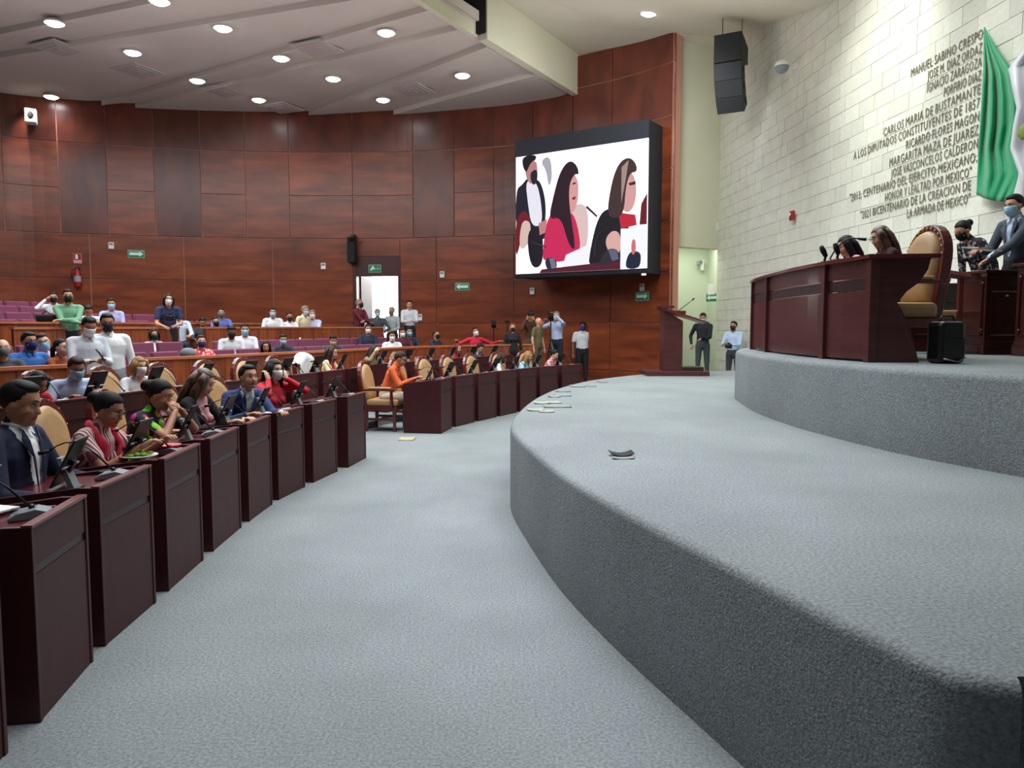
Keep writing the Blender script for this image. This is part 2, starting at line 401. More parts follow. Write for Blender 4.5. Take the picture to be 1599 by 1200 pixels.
# backstage: beige upper panel, green recess
m_ = MB(); m_.prism([(3.95, 18.62), (5.23, 19.3), (5.2, 19.6), (3.9, 18.95)], 3.55, 9.2); tag(m_.build('wall_soffit', PLASTERG), 'beige plaster panel beside the stone wall, above the passage', kind='structure')
m_ = MB(); m_.prism([(3.6, 21.6), (6.4, 21.6), (6.4, 21.9), (3.6, 21.9)], 0, 4.2); m_.prism([(5.55, 19.3), (5.75, 19.3), (5.75, 21.7), (5.55, 21.7)], 0, 4.2); m_.prism([(3.55, 18.9), (3.75, 18.9), (3.75, 21.7), (3.55, 21.7)], 0, 4.2)
m_.prism([(3.6, 18.9), (5.8, 19.4), (5.8, 21.7), (3.6, 21.7)], 4.0, 4.2)
tag(m_.build('wall_passage', GREENW), 'pale green passage walls behind the lectern', kind='structure')
lamp('AREA', 'passage_lamp', (4.7, 20.3, 3.9), 34, (.95, 1.0, .88), rot=(0, 0, 0), size=1.2)

# ceilings ---------------------------------------------------------------
EDGE = [Vector((-8.3, 3.3)), Vector((-1.63, 14.78)), Vector((-.54, 16.76)), Vector((1.58, 20.3)), Vector((2.6, 22.5))]
def edge_at_y(y):
    for a, b in zip(EDGE, EDGE[1:]):
        if y <= b.y: return a + (b - a) * ((y - a.y) / (b.y - a.y))
    return EDGE[-1]
# band lines run from the soffit edge out to the wall (far end first)
lines = [((-20, 12.5), (-4.6, 9.5)), ((-20, 17.0), (-3.5, 11.5)), ((-19, 19.4), (-2.6, 13.0)), ((-19, 20.1), (-2.0, 14.15)), ((-15.5, 23.9), (-1.55, 14.9)), ((-13.5, 23.2), (-1.05, 15.85)), ((-8.2, 24.5), (-.55, 16.84)), ((-5.2, 23.6), (.6, 18.65)), ((2.2, 23.5), (1.9, 20.8))]
ceil_root = MB(); ceil_root.prism([(-22, 2), (-8.9, 2), (-8.3, 3.3), (-1.63, 14.78), (1.58, 20.3), (2.6, 23), (2.6, 25), (-22, 25)], 8.0, 8.2)
ceiling = tag(ceil_root.build('ceiling', PLASTER), 'white stepped suspended ceiling over the audience', kind='structure')
for (a0, a1), (b0, b1) in zip(lines, lines[1:]):
    mb = MB(); zA, zB = 7.62, 7.74
    P = [a0, a1, b1, b0]; mb.prism(P, [zA, zA, zB, zB], [8.0] * 4); mb.build('ceiling_panel', PLASTER, ceiling)
P = [(-20, 3), (-8.35, 3.3), (-4.6, 9.5), (-20, 12.5)]; mb = MB(); mb.prism(P, [7.62, 7.62, 7.74, 7.74], [8.0] * 4); mb.build('ceiling_panel', PLASTER, ceiling)
# fascia along the soffit edge
mb = MB(); P = [Vector((-8.3, 3.3)), Vector((-1.9, 14.3))]
t = (P[1] - P[0]).normalized(); n_ = Vector((t.y, -t.x))
mb.prism([tuple(P[0]), tuple(P[1]), tuple(P[1] + n_ * .12), tuple(P[0] + n_ * .12)], 7.58, 7.95)
mb.prism([(-1.9, 14.3), (-.9, 16.1), (-.78, 16.04), (-1.78, 14.24)], 7.58, 7.82)
mb.prism([(-.7, 16.5), (1.6, 20.35), (1.75, 20.27), (-.52, 16.36)], 7.62, 8.8)
tag(mb.build('trim_1', PLASTERG), 'beige fascia at the edge of the stepped ceiling', kind='structure')
mb = MB(); mb.prism([(-1.2, 16.55), (-.55, 16.35), (-.62, 16.6), (-1.2, 16.9)], 7.75, 8.9); mb.prism([(-4, 11), (-.8, 16.4), (-1.2, 16.9), (-4.5, 11.4)], 8.2, 8.25)
tag(mb.build('trim_2', BLACKM), 'black lining of the lighting slot above the ceiling edge', kind='structure')
# upper ceiling above the stage: ruled surface falling towards the stone wall
mb = MB(); ys = [3.3, 8, 11, 13.2, 14.5, 16, 18.3, 20.5, 22.5]
rz_ = {3.3: 7.15, 8: 7.15, 11: 7.15, 13.2: 7.15, 14.5: 7.45, 16: 7.85, 18.3: 8.38, 20.5: 8.45, 22.5: 8.45}
vs = []; fs = []
for y in ys:
    e = edge_at_y(y); l = Vector((e.x - .8, y, 8.72)); r = Vector((wpt(y)[0] + .3, y, rz_[y] - .05)); 
    for k in range(5): vs.append(l + (r - l) * (k / 4) + Vector((0, 0, 0)))
n0 = len(vs)
for i in range(len(ys) - 1):
    for k in range(4): fs.append((i * 5 + k, i * 5 + k + 1, (i + 1) * 5 + k + 1, (i + 1) * 5 + k))
vs2 = [v + Vector((0, 0, .15)) for v in vs]
mb.add(vs, fs); mb.add(vs2, fs)
tag(mb.build('ceiling_stage', mat('stage_ceiling_plaster', (206, 200, 184), .9, var=.03, vscale=1)), 'plain beige ceiling over the stage', kind='structure')

# stage and tiers ---------------------------------------------------------
HS = .72; HT = 1.31
stage_path = catmull([(1.26, 1.80), (1.12, 1.86), (1.05, 2.05), (.97, 2.25), (.86, 2.58), (.75, 2.92), (.61, 3.34), (.47, 3.80), (.29, 4.50), (.125, 5.45), (.0, 6.35), (-.01, 7.0), (.04, 7.6), (.15, 8.49), (.34, 9.56), (.65, 10.76), (1.13, 12.05), (1.65, 12.95), (2.46, 14.0), (3.3, 14.75), (4.6, 15.2)], .12)
def tier(path, tail, z0, z1, name, label, rr=.045):
    """carpeted platform with a rounded nosing"""
    base = [Vector(p) for p in path] ; n = len(base); prof = [(0, z0), (0, z1 - rr)] + [(rr * (1 - math.cos(a)), z1 - rr + rr * math.sin(a)) for a in (R(30), R(60), R(90))]
    mb = MB(); vs = []
    for d, z in prof:
        q = offset(base, -d) ; vs += [(p.x, p.y, z) for p in q]
    fs = [(k * n + i, k * n + i + 1, (k + 1) * n + i + 1, (k + 1) * n + i) for k in range(len(prof) - 1) for i in range(n - 1)]
    top = [(len(prof) - 1) * n + i for i in range(n)]; m = len(vs)
    for t_ in tail: vs.append((t_[0], t_[1], z1)); 
    for t_ in tail: vs.append((t_[0], t_[1], z0))
    k = len(tail)
    fs.append(tuple(top + [m + i for i in range(k)]))
    bot = list(range(n))
    ring_top = [top[-1]] + [m + i for i in range(k)] + [top[0]]; ring_bot = [bot[-1]] + [m + k + i for i in range(k)] + [bot[0]]
    for i in range(k + 1): fs.append((ring_bot[i], ring_bot[i + 1], ring_top[i + 1], ring_top[i]))
    mb.add(vs, fs); o = mb.build(name, CARPET); auto_smooth(o, 50); return tag(o, label, kind='structure')
tier(stage_path, [(4.9, 15.2), (6.3, 8), (6.4, 1.7)], 0, HS, 'stage', 'curved grey carpeted stage, lower tier')
t2_path = catmull([(3.35, 3.3), (3.18, 3.8), (2.98, 4.36), (2.81, 4.79), (2.68, 5.19), (2.58, 5.72), (2.49, 6.42), (2.47, 7.09), (2.50, 7.73), (2.62, 8.6), (2.79, 9.43), (3.2, 10.3), (3.9, 10.9), (4.8, 11.2), (5.7, 11.3)], .12)
tier(t2_path, [(6.1, 7), (6.3, 3.3)], HS, HT, 'stage_upper', 'upper grey carpeted tier of the stage carrying the presidium')

# ================================================================== AUDIENCE FLOOR GEOMETRY
ROW1 = [((-1.80, 2.12), (-1.90, 2.73)), ((-1.91, 2.94), (-2.01, 3.51)), ((-2.04, 3.67), (-2.07, 4.28)), ((-2.08, 4.46), (-2.12, 5.08)), ((-2.13, 5.27), (-2.16, 5.92)), ((-2.16, 6.1), (-2.16, 6.70)), ((-2.155, 6.87), (-2.07, 7.45)), ((-2.04, 7.65), (-1.93, 8.25)), ((-1.86, 8.48), (-1.78, 9.11))]
P1B = catmull([(-1.06, 11.18), (-.94, 11.85), (-.26, 13.3), (.62, 14.9), (1.66, 16.15)], .1)
P2A = catmull([(-4.3, 4.0), (-4.1, 5.6), (-3.9, 6.5), (-3.58, 8.0), (-2.95, 9.9), (-2.62, 11.0), (-2.40, 11.85)], .1)
P2B = catmull([(-2.2, 13.1), (-1.7, 14.1), (-.95, 15.6), (0.0, 17.1)], .1)
B1L = catmull([(-6.4, 6.0), (-5.7, 7.0), (-5.25, 7.74), (-4.8, 8.5)], .3)
B1R = catmull([(-4.9, 10.1), (-4.38, 10.9), (-4.0, 11.8), (-3.18, 13.4), (-2.54, 15.0), (-1.65, 16.5), (-.35, 17.7), (.5, 18.3)], .3)
B1 = catmull([(-8.4, 4.0), (-6.4, 6.0), (-5.7, 7.2), (-5.2, 8.5), (-4.85, 10.1), (-4.38, 10.9), (-4.0, 11.8), (-3.18, 13.4), (-2.54, 15.0), (-1.65, 16.5), (-.35, 17.7), (.5, 18.3)], .3)
B2 = catmull([(-11.5, 7.0), (-9.2, 9.4), (-7.55, 11.5), (-6.9, 13.0), (-6.45, 14.3), (-6.1, 15.2), (-5.3, 16.7), (-4.35, 18.2), (-3.3, 19.3)], .3)
wallpoly = [tuple(p) for p in WALLP]
def terrace(front, right, z, name, label):
    pts = [tuple(p) for p in front] + right + [q for q in wallpoly[::-1] if q[0] < (right[-1][0] if right else front[-1][0])]
    mb = MB(); mb.prism(pts, 0, z); return tag(mb.build(name, CARPET), label, kind='structure')
P2 = catmull([(-4.5, 3.6), (-4.35, 4.4), (-3.95, 5.6), (-3.75, 6.5), (-3.43, 8.0), (-2.8, 9.8), (-2.45, 10.95), (-2.1, 12.2), (-1.75, 12.95), (-1.3, 13.9), (-.55, 15.4), (.4, 16.9), (.9, 17.6)], .3)
RGT = [(1.35, 18.3), (1.3, 20.45)]
terrace(P2, RGT, .10, 'terrace', 'carpeted step under the second row of desks')
terrace(B1, RGT, .26, 'terrace', 'carpeted step behind the lower wooden barrier')
terrace(offset(B1, 1.35)[:-3], [(-.3, 19.5), (0.2, 21.1)], .38, 'terrace', 'second carpeted step of the lower gallery')
terrace(B2, [(-2.9, 19.9), (-2.0, 21.7)], .58, 'terrace', 'carpeted walkway of the upper gallery')
for k, (of, zz) in enumerate(((1.0, .76), (1.85, .90), (2.7, 1.04), (3.55, 1.16))):
    terrace(offset(B2, of)[:-2 - 4 * k], [], zz, 'terrace', 'upper gallery seating step %s' % ('one', 'two', 'three', 'four')[k])

def barrier(path, z0, z1, name, label, cap=.14):
    L = plen(path); n = max(1, int(L / .62)); root = None
    mb = MB(); q = path
    for a, b in zip(q, q[1:]):
        t = (b - a).normalized(); nn = Vector((-t.y, t.x)); mb.prism([tuple(a), tuple(b), tuple(b + nn * .06), tuple(a + nn * .06)], z0, z1 - .03)
    root = tag(mb.build(name, mat('barrier_core', (84, 36, 20), .6)), label, kind='structure')
    for i in range(n):
        a, t = at_len(q, L * i / n + .004); b, t = at_len(q, L * (i + 1) / n - .004); t = (b - a).normalized(); nn = Vector((-t.y, t.x))
        m2 = MB(); m2.prism([tuple(a - nn * .02), tuple(b - nn * .02), tuple(b + nn * .0), tuple(a + nn * .0)], z0, z1 - .03); m2.build('board', BARR, root)
    mb = MB(); a = offset(q, -.04); b = offset(q, cap); mb.prism([tuple(p) for p in a] + [tuple(p) for p in b[::-1]], z1 - .035, z1); mb.build('cap_rail', BARCAP, root)
    return root
barrier(B1L, .10, 1.18, 'gallery_barrier', 'varnished wooden barrier left of the gallery opening')
barrier(B1R, .10, 1.18, 'gallery_barrier', 'long varnished wooden barrier behind the second row')
mb = MB(); mb.prism([(-4.95, 8.95), (-4.9, 9.85), (-4.96, 9.85), (-5.01, 8.95)], .10, 1.1); o = mb.build('gallery_gate', mat('gate_wood', (120, 34, 22), .4, coat=.2)); tag(o, 'dark red wooden gate panel between the two barrier ends', 'gate')
i280, i320 = cut_px(B2, 280), cut_px(B2, 322)
i22 = cut_px(B2, 22)
barrier(sub(B2, i22, i280), .26, 1.59, 'gallery_barrier', 'upper wooden barrier with the man in green behind it')
barrier(sub(B2, i320, len(B2) - 1.0), .26, 1.59, 'gallery_barrier', 'upper wooden barrier running right to the doorway')
OB = offset(B2, .98)
barrier(sub(OB, 0, cut_px(OB, 408)), .5, 1.68, 'gallery_barrier', 'rear wooden parapet in front of the upper purple seats')

# ================================================================== DESKS
def desk_unit(width, depth=.58, side_panel=True):
    """local frame: +y towards the stage (front), x along the row, origin at floor under the front centre"""
    root = empty('legislator_desk'); hw = width / 2
    m = MB(); m.box(-hw + .012, hw - .012, -.03, 0, .0, .60); m.build('front_panel', DESKF, root)
    m = MB(); m.box(-hw + .012, hw - .012, -.03, -.006, .602, .638); m.build('band', DBAND, root)
    m = MB(); m.prism([(-hw + .012, -.03), (hw - .012, -.03), (hw - .012, 0), (-hw + .012, 0)], .64, .80); m.build('upper_panel', DESKF, root)
    for s in (-1, 1):
        m = MB(); x0, x1 = sorted((s * hw, s * (hw - .028))); m.ext([(x0, .006, 0), (x0, .006, .805), (x0, -.10, .805), (x0, -depth, .745), (x0, -depth, 0)], (x1 - x0, 0, 0)); m.build('side_panel', DESK, root, bevel=.003)
    m = MB(); m.ext([(-hw + .03, -.03, .752), (-hw + .03, -.03, .774), (-hw + .03, -depth + .01, .744), (-hw + .03, -depth + .01, .722)], (width - .06, 0, 0)); m.build('desktop', DESKTOP, root)
    m = MB(); m.box(-hw + .004, hw - .004, -.035, .008, .80, .812); m.build('top_rail', mat('maroon_edge', (110, 50, 50), .3), root)
    return root
def mic_unit():
    root = empty('gooseneck_microphone')
    m = MB(); pr = [(-.085, 0), (-.085, .012), (-.05, .032), (.02, .045), (.07, .03), (.085, 0)]
    m.ext([(-.055, y, z) for y, z in pr], (.11, 0, 0)); m.build('base', GREY, root, bevel=.004)
    m = MB(); m.box(-.085, -.056, -.085, .085, 0, .028); m.build('base_cheek', BLACK, root)
    pts = []
    for i in range(9):
        t = i / 8; pts.append((.0 + .03 * t, .0 - .30 * t, .04 + .17 * math.sin(t * 2.3)))
    m = MB(); m.tube(pts, [.006] * 3 + [.004] * 6, 6); m.build('gooseneck', BLACK, root, smooth=True)
    e = Vector(pts[-1]); m = MB(); m.tube([e, e + Vector((.005, -.05, -.01))], [.009, .011], 8); m.build('capsule', BLACKM, root, smooth=True)
    m = MB(); m.lathe([(.012, .04), (.012, .055), (.006, .06)], (0, 0, 0), 8); m.build('collar', BLACK, root)
    return root
def tablet_unit():
    root = empty('tablet_stand')
    m = MB(); m.box(-.07, .07, -.08, .06, 0, .012); m.build('foot', BLACK, root, bevel=.003)
    m = MB(); m.ext([(-.04, .02, .01), (-.04, .05, .01), (-.04, -.01, .17), (-.04, -.03, .17)], (.08, 0, 0)); m.build('support', GREY, root)
    ax = Vector((0, .13, .25)).normalized(); nn = Vector((0, -ax.z, ax.y)); up0 = Vector((0, -.05, .03))
    def slab(hw, l0, l1, t0, t1):
        a = up0 + ax * l0; b = up0 + ax * l1; m = MB()
        m.ext([tuple(a + nn * t0 + Vector((-hw, 0, 0))), tuple(b + nn * t0 + Vector((-hw, 0, 0))), tuple(b + nn * t1 + Vector((-hw, 0, 0))), tuple(a + nn * t1 + Vector((-hw, 0, 0)))], (2 * hw, 0, 0)); return m
    slab(.095, 0, .27, -.012, 0).build('tablet', BLACK, root, bevel=.004)
    slab(.085, .012, .258, 0, .002).build('screen', mat('tablet_screen', (30, 34, 42), .15), root)
    m = slab(.02, .07, .15, -.035, -.012); m.build('mount', BLACK, root); m = MB(); m.tube([up0 + ax * .12 - nn * .02 + Vector((-.1, 0, 0)), up0 + ax * .12 - nn * .02 + Vector((.1, 0, 0))], .007, 6); m.build('clamp_bar', SILVER, root)
    return root
def chair_unit():
    """+y forward, origin on the floor under the seat"""
    root = empty('legislator_chair')
    m = MB(); m.box(-.27, .27, -.24, .27, .33, .40); m.build('seat_frame', CHAIRW, root, bevel=.01)
    m = MB(); m.box(-.26, .26, -.22, .285, .40, .50); m.build('seat', TAN, root, bevel=.035)
    for sx in (-1, 1):
        for y0 in (-.22, .23):
            m = MB(); m.tube([(sx * .235, y0, .34), (sx * .235, y0, .2), (sx * .235, y0, 0)], [.034, .03, .026], 4, flat=(1, 1, 0)); m.build('leg', CHAIRW, root)
        m = MB(); m.tube([(sx * .28, .2, .38), (sx * .285, .2, .5), (sx * .285, .2, .645)], [.022, .028, .024], 6); m.build('arm_post', CHAIRW, root)
        m = MB(); m.box(sx * .285 - .032, sx * .285 + .032, -.24, .25, .64, .67); m.build('armrest', CHAIRW, root, bevel=.008)
        m = MB(); m.box(sx * .285 - .03, sx * .285 + .03, -.16, .2, .67, .70); m.build('arm_pad', TAN, root, bevel=.012)
    m = MB(); m.box(-.22, .22, -.01, .01, .17, .21); m.box(-.235, -.215, -.2, .22, .17, .21); m.box(.215, .235, -.2, .22, .17, .21); m.build('stretcher', CHAIRW, root)
    def arch(hw, z0, zs, zt, n=12):
        pts = [(-hw * .86, z0), (-hw, z0 + .2), (-hw, zs)]
        for i in range(1, n): a = math.pi * i / n; pts.append((-hw * math.cos(a), zs + (zt - zs) * math.sin(a)))
        pts += [(hw, zs), (hw, z0 + .2), (hw * .86, z0)]; return pts
    def yb(z): return -.235 - (z - .5) * .16
    outer = arch(.265, .36, .80, 1.10); inner = arch(.215, .48, .80, 1.045)
    m = MB(); n = len(outer); vs = []
    for dy in (0, -.055):
        vs += [(x, yb(z) + dy, z) for x, z in outer]; vs += [(x * .97, yb(z) + dy, z - .004) for x, z in inner]
    fs = []
    for i in range(n - 1):
        fs += [(i, i + 1, n + i + 1, n + i), (2 * n + i, 3 * n + i, 3 * n + i + 1, 2 * n + i + 1), (i, 2 * n + i, 2 * n + i + 1, i + 1), (n + i, n + i + 1, 3 * n + i + 1, 3 * n + i)]
    fs += [(0, n, 3 * n, 2 * n), (n - 1, 3 * n - 1, 4 * n - 1, 2 * n - 1)]
    m.add(vs, fs); m.build('back_frame', CHAIRW, root, bevel=.006)
    m = MB(); n = len(inner); c = (0, yb(.8) + .03, .8)
    rings = [(1.0, -.045), (1.0, .0), (.93, .028), (.7, .042)]
    vs = []
    for sc, dy in rings: vs += [(x * sc, yb(z) + dy, .8 + (z - .8) * sc) for x, z in inner]
    fs = [(r * n + i, r * n + (i + 1) % n, (r + 1) * n + (i + 1) % n, (r + 1) * n + i) for r in range(3) for i in range(n)] + [tuple(range(n))[::-1], tuple(3 * n + i for i in range(n))]
    m.add(vs, fs); o = m.build('back_cushion', TAN, root); auto_smooth(o, 60)
    m = MB()
    for i in range(3, n - 2, 2):
        x, z = outer[i]; x *= .93; z = .8 + (z - .8) * .955; m = MB(); m.ell((x, yb(z) + .006, z), (.008, .006, .008), nu=6, nv=4); m.build('stud', GOLD, root)
    return root
proto_desk = desk_unit(.64); proto_mic = mic_unit(); proto_tab = tablet_unit(); proto_chair = chair_unit()
KD, KM, KT, KC = map(kidlist, (proto_desk, proto_mic, proto_tab, proto_chair))
used = set()
def place(proto, kids, loc, rz, label, cat, group):
    if proto.name not in used:
        used.add(proto.name); proto.location = loc; proto.rotation_euler.z = rz; tag(proto, label, cat, group); return proto
    return copy_tree(proto, kids, loc, rz, label, group)
def seat_set(a, b, z, who, chair_dx=0, chair=True, mic=True, tab=True, chair_turn=0, grp=None, tabx=.1):
    """a desk between floor points a,b (front edge, going away from the camera); who = phrase"""
    a = Vector(a); b = Vector(b); t = (b - a).normalized(); n = Vector((t.y, -t.x)); c = (a + b) / 2
    rz = math.atan2(n.y, n.x) - math.pi / 2   # local +y -> n ; local +x -> right of n
    gr = grp or who.startswith('one of')
    g = (lambda s: ('%s of the %s' % (s, grp)) if grp else None)
    d = place(proto_desk, KD, (c.x, c.y, z), rz, 'maroon desk %s' % who, 'desk', 'maroon legislator desks')
    ws = (b - a).length / .64
    d.scale = (ws, 1, 1.06 if .05 < z < .2 else 1); zd = z + (.045 if .05 < z < .2 else 0)
    def lp(x, y): return Vector((c.x, c.y)) + n * y + Vector((n.y, -n.x)) * x
    if mic: p = lp(tabx - .24 - random.random() * .03, -.13); place(proto_mic, KM, (p.x, p.y, zd + .768), rz + R(random.uniform(-25, 25)), 'black gooseneck microphone on the desk %s' % who, 'microphone', 'desk microphones')
    if tab: p = lp(tabx, -.24); place(proto_tab, KT, (p.x, p.y, zd + .762), rz + R(random.uniform(-12, 12)), 'black tilted tablet on the desk %s' % who, 'tablet', 'desk tablets')
    if chair:
        p = lp(0, -.98 + chair_dx); oc = place(proto_chair, KC, (p.x, p.y, z), rz + R(chair_turn), 'tan high-backed chair at the desk %s' % who, 'chair', 'high-backed legislator chairs'); oc.scale = (1, 1, .975)
    return c, n, rz
S1 = [None] * 9
who1 = ['cut off at the bottom left corner of the picture', 'nearest in full view at the left edge', 'of the man in the navy suit', 'of the woman with the red shawl', 'of the woman with clasped hands', 'of the long-haired woman in black', 'of the man in the blue suit', 'of the woman in the red sweater', 'empty, at the aisle end of the front row']
for i, (a, b) in enumerate(ROW1):
    S1[i] = seat_set(a, b, 0, who1[i], chair=(i not in (0, 8)), chair_turn=[0, 0, 0, 12, 0, 0, 0, -6, 0][i], tab=(i > 0), mic=(i > 0), tabx=.13 if i > 1 else .2)
def along(P, s0, w, gap, n):
    out = []
    for k in range(n):
        a, _ = at_len(P, s0 + k * (w + gap)); b, _ = at_len(P, s0 + k * (w + gap) + w); out.append((a, b))
    return out
whoB = ['of the man in orange, far front block', 'second in the far front block', 'third in the far front block', 'fourth in the far front block', 'of the woman in the white top', 'of the fair-haired woman in light blue', 'of the dark-haired woman in red and white']
SB = []
for (a, b), who in zip(along(P1B, 0, .66, .135, 7), whoB):
    SB.append(seat_set(a, b, 0, who, chair=True))
who2 = ['in the second row, out of frame', 'in the second row, just out of frame', 'of the woman looking down behind the navy suit', 'of the man in the light blue shirt', 'of the blonde woman in white', 'second row, behind the long-haired woman', 'second row, behind the blue suit', 'second row, behind the red sweater', 'second row, next to the white jacket', 'of the curly-haired woman with the red scarf']
S2 = []
for (a, b), who in zip(along(P2A, plen(P2A) - 9.99 * .79 + .42, .66, .13, 10), who2): S2.append(seat_set(a, b, .10, who, chair_dx=.32))
who2B = ['of the woman resting her head on her hand', 'second in the far second row', 'third in the far second row', 'fourth in the far second row', 'of the red-haired woman', 'of the man in the grey jacket']
S2B = []
for (a, b), who in zip(along(P2B, 0, .66, .13, 6), who2B): S2B.append(seat_set(a, b, .10, who, chair_dx=.15))
# white jacket over a chair back, second row
# gallery seats -----------------------------------------------------------
def seat_proto():
    root = empty('gallery_chair')
    m = MB(); m.ext([(-.25, -.06, .42), (-.25, .02, .40), (-.25, -.05, .96), (-.25, -.12, .96)], (.5, 0, 0)); m.build('backrest', PURPLE, root, bevel=.02)
    m = MB(); m.box(-.24, .24, .0, .44, .36, .46); m.build('seat', PURPLE, root, bevel=.025)
    
    for sx in (-.2625, .2625): m = MB(); m.box(sx - .0125, sx + .0125, -.06, .36, .0, .62); m.build('side_frame', BLACKM, root)
    return root
gs = seat_proto(); KG = kidlist(gs)
ORD = 'first second third fourth fifth sixth seventh eighth ninth tenth eleventh twelfth thirteenth fourteenth fifteenth sixteenth seventeenth eighteenth nineteenth twentieth'.split()
def seat_row(P, z, px0, px1, phrase, skip=()):
    s = 0; L = plen(P); cnt = 0; done = []
    while s < L:
        p, t = at_len(P, s); px = 799.5 + p.x / max(p.y, .1) * FPX
        if any((p - q_).length < .55 for q_ in done): s += .03; continue
        if px0 <= px <= px1 and not any(k0 < px < k1 for k0, k1 in skip):
            n = Vector((t.y, -t.x)); rz = math.atan2(n.y, n.x) - math.pi / 2
            place(gs, KG, (p.x, p.y, z), rz, 'purple gallery chair, %s from the left end of the %s' % (ORD[cnt], phrase), 'chair', 'purple seats in the %s' % phrase); cnt += 1; done.append(p)
        s += .57
    return cnt
seat_row(offset(B1, .95), .26, -12, 605, 'lower gallery front row', skip=((118, 190),))
seat_row(offset(B1, 1.85), .38, -12, 605, 'lower gallery rear row', skip=((118, 190), (283, 335)))
seat_row(offset(B2, 1.5), .76, -15, 335, 'upper gallery first row', skip=((250, 276),))
seat_row(offset(B2, 2.35), .90, -15, 255, 'upper gallery second row')
seat_row(offset(B2, 3.2), 1.04, -15, 98, 'upper gallery third row')
seat_row(offset(B2, 4.05), 1.16, -15, 78, 'upper gallery back row')

# ================================================================== PRESIDIUM AND STAGE FURNITURE
# podium (curved presidium desk)
pod = empty('presidium_desk', (0, 0, 0)); tag(pod, 'long curved mahogany presidium desk on the upper stage tier', 'desk')
PP = catmull([(3.05, 9.6), (2.93, 9.0), (2.84, 8.2), (2.79, 7.4), (2.80, 6.7), (2.88, 6.1)], .2)
ZB = HT; ZT = HT + .86
def wallseg(P, d0, d1, z0, z1, name, m, par, cls=MB):
    mb = MB(); a = offset(P, d0); b = offset(P, d1)
    n = len(a)
    vs = [(p.x, p.y, z) for z in (z0, z1) for p in a + b]; fs = []
    N = 2 * n
    for i in range(n - 1): fs += [(i, i + 1, N + i + 1, N + i), (n + i, N + n + i, N + n + i + 1, n + i + 1), (N + i, N + i + 1, N + n + i + 1, N + n + i), (i, n + i, n + i + 1, i + 1)]
    fs += [(0, N, N + n, n), (n - 1, 2 * n - 1, N + 2 * n - 1, N + n - 1)]
    mb.add(vs, fs); return mb.build(name, m, par)
joints = [0, cut_px(PP, 1197), cut_px(PP, 1286), len(PP) - 1.0]
for a, b in zip(joints, joints[1:]):
    S = sub(PP, a, b)
    wallseg(S, 0, .03, ZB + .02, ZB + .58, 'front_panel', PODW, pod); wallseg(S, .008, .03, ZB + .585, ZB + .68, 'recessed_band', DBAND, pod); wallseg(S, 0, .03, ZB + .685, ZT - .03, 'upper_panel', PODW, pod)
for s_ in joints:
    i = min(int(s_), len(PP) - 2); p = PP[i] + (PP[i + 1] - PP[i]) * (s_ - i); t = (PP[i + 1] - PP[i]).normalized(); n = Vector((-t.y, t.x))
    m = MB(); m.prism([tuple(p - t * .035 - n * .03), tuple(p + t * .035 - n * .03), tuple(p + t * .035 + n * .05), tuple(p - t * .035 + n * .05)], ZB, ZT - .03); m.build('post', PODW, pod, bevel=.004)
wallseg(PP, -.05, .42, ZT - .03, ZT, 'worktop', mat('podium_top', (92, 36, 36), .25, coat=.3), pod)
e = PP[-1]; m = MB()
m.ext([(e.x, e.y, ZB), (e.x + .38, e.y - .05, ZB), (e.x + .30, e.y - .04, ZB + .30), (e.x + .20, e.y - .03, ZB + .48), (e.x + .27, e.y - .035, ZB + .57), (e.x + .36, e.y - .045, ZB + .64), (e.x + .42, e.y - .055, ZB + .74), (e.x + .44, e.y - .057, ZT - .03), (e.x, e.y, ZT - .03)], (-.01, .04, 0)); m.build('end_panel', PODW, pod)
m = MB(); m.prism([(e.x - .05, e.y - .05), (e.x + .49, e.y - .11), (e.x + .5, e.y + .1), (e.x - .04, e.y + .2)], ZT - .03, ZT + .002); m.build('top_lip', mat('podium_top'), pod)

# gooseneck mics on the presidium desk
def gooseneck(px, py, d, px2, py2, d2, label):
    a = at_d(px, py, d); b = at_d(px2, py2, d2); a.z = ZT + .02
    r = empty('presidium_microphone', (a.x, a.y, ZT)); tag(r, label, 'microphone'); L = lambda v: v - Vector((a.x, a.y, ZT))
    m = MB(); m.lathe([(.05, 0), (.05, .02), (.02, .035), (.012, .05)], n=10); m.build('base', BLACK, r, smooth=True)
    pts = [L(a) + Vector((0, 0, .03))]
    for i in range(1, 8): t = i / 7; q = a.lerp(b, t); q.z = a.z + (b.z - a.z) * t ** .55 + .05 * math.sin(math.pi * t); pts.append(L(q))
    m = MB(); m.tube(pts, .007, 6); m.build('gooseneck', BLACK, r, smooth=True)
    v = (pts[-1] - pts[-2]).normalized(); m = MB(); m.tube([pts[-1], pts[-1] + v * .07], [.011, .014], 8); m.build('capsule', BLACKM, r, smooth=True)
gooseneck(1296, 403, 7.0, 1340, 373, 6.9, 'gooseneck microphone bent over the presidium desk before the first woman')
def stand_mic(px, py, d, label, lean):
    a = at_d(px, py, d); r = empty('table_microphone', (a.x, a.y, ZT)); tag(r, label, 'microphone')
    m = MB(); m.lathe([(.04, 0), (.04, .015), (.01, .03)], n=10); m.build('base', BLACK, r, smooth=True)
    m = MB(); m.tube([(0, 0, .02), (0, lean, .07)], .012, 6); m.build('stem', BLACK, r)
    m = MB(); m.tube([(0, lean, .06), (lean * .8, lean * 1.3, .11), (lean * 1.4, lean * 1.6, .15)], [.018, .026, .018], 8); m.build('capsule', BLACKM, r, smooth=True)
stand_mic(1287, 402, 6.95, 'short black table microphone on the presidium desk, further one', -.04)
stand_mic(1307, 400, 6.7, 'silver-banded black table microphone on the presidium desk, nearer one', -.03)

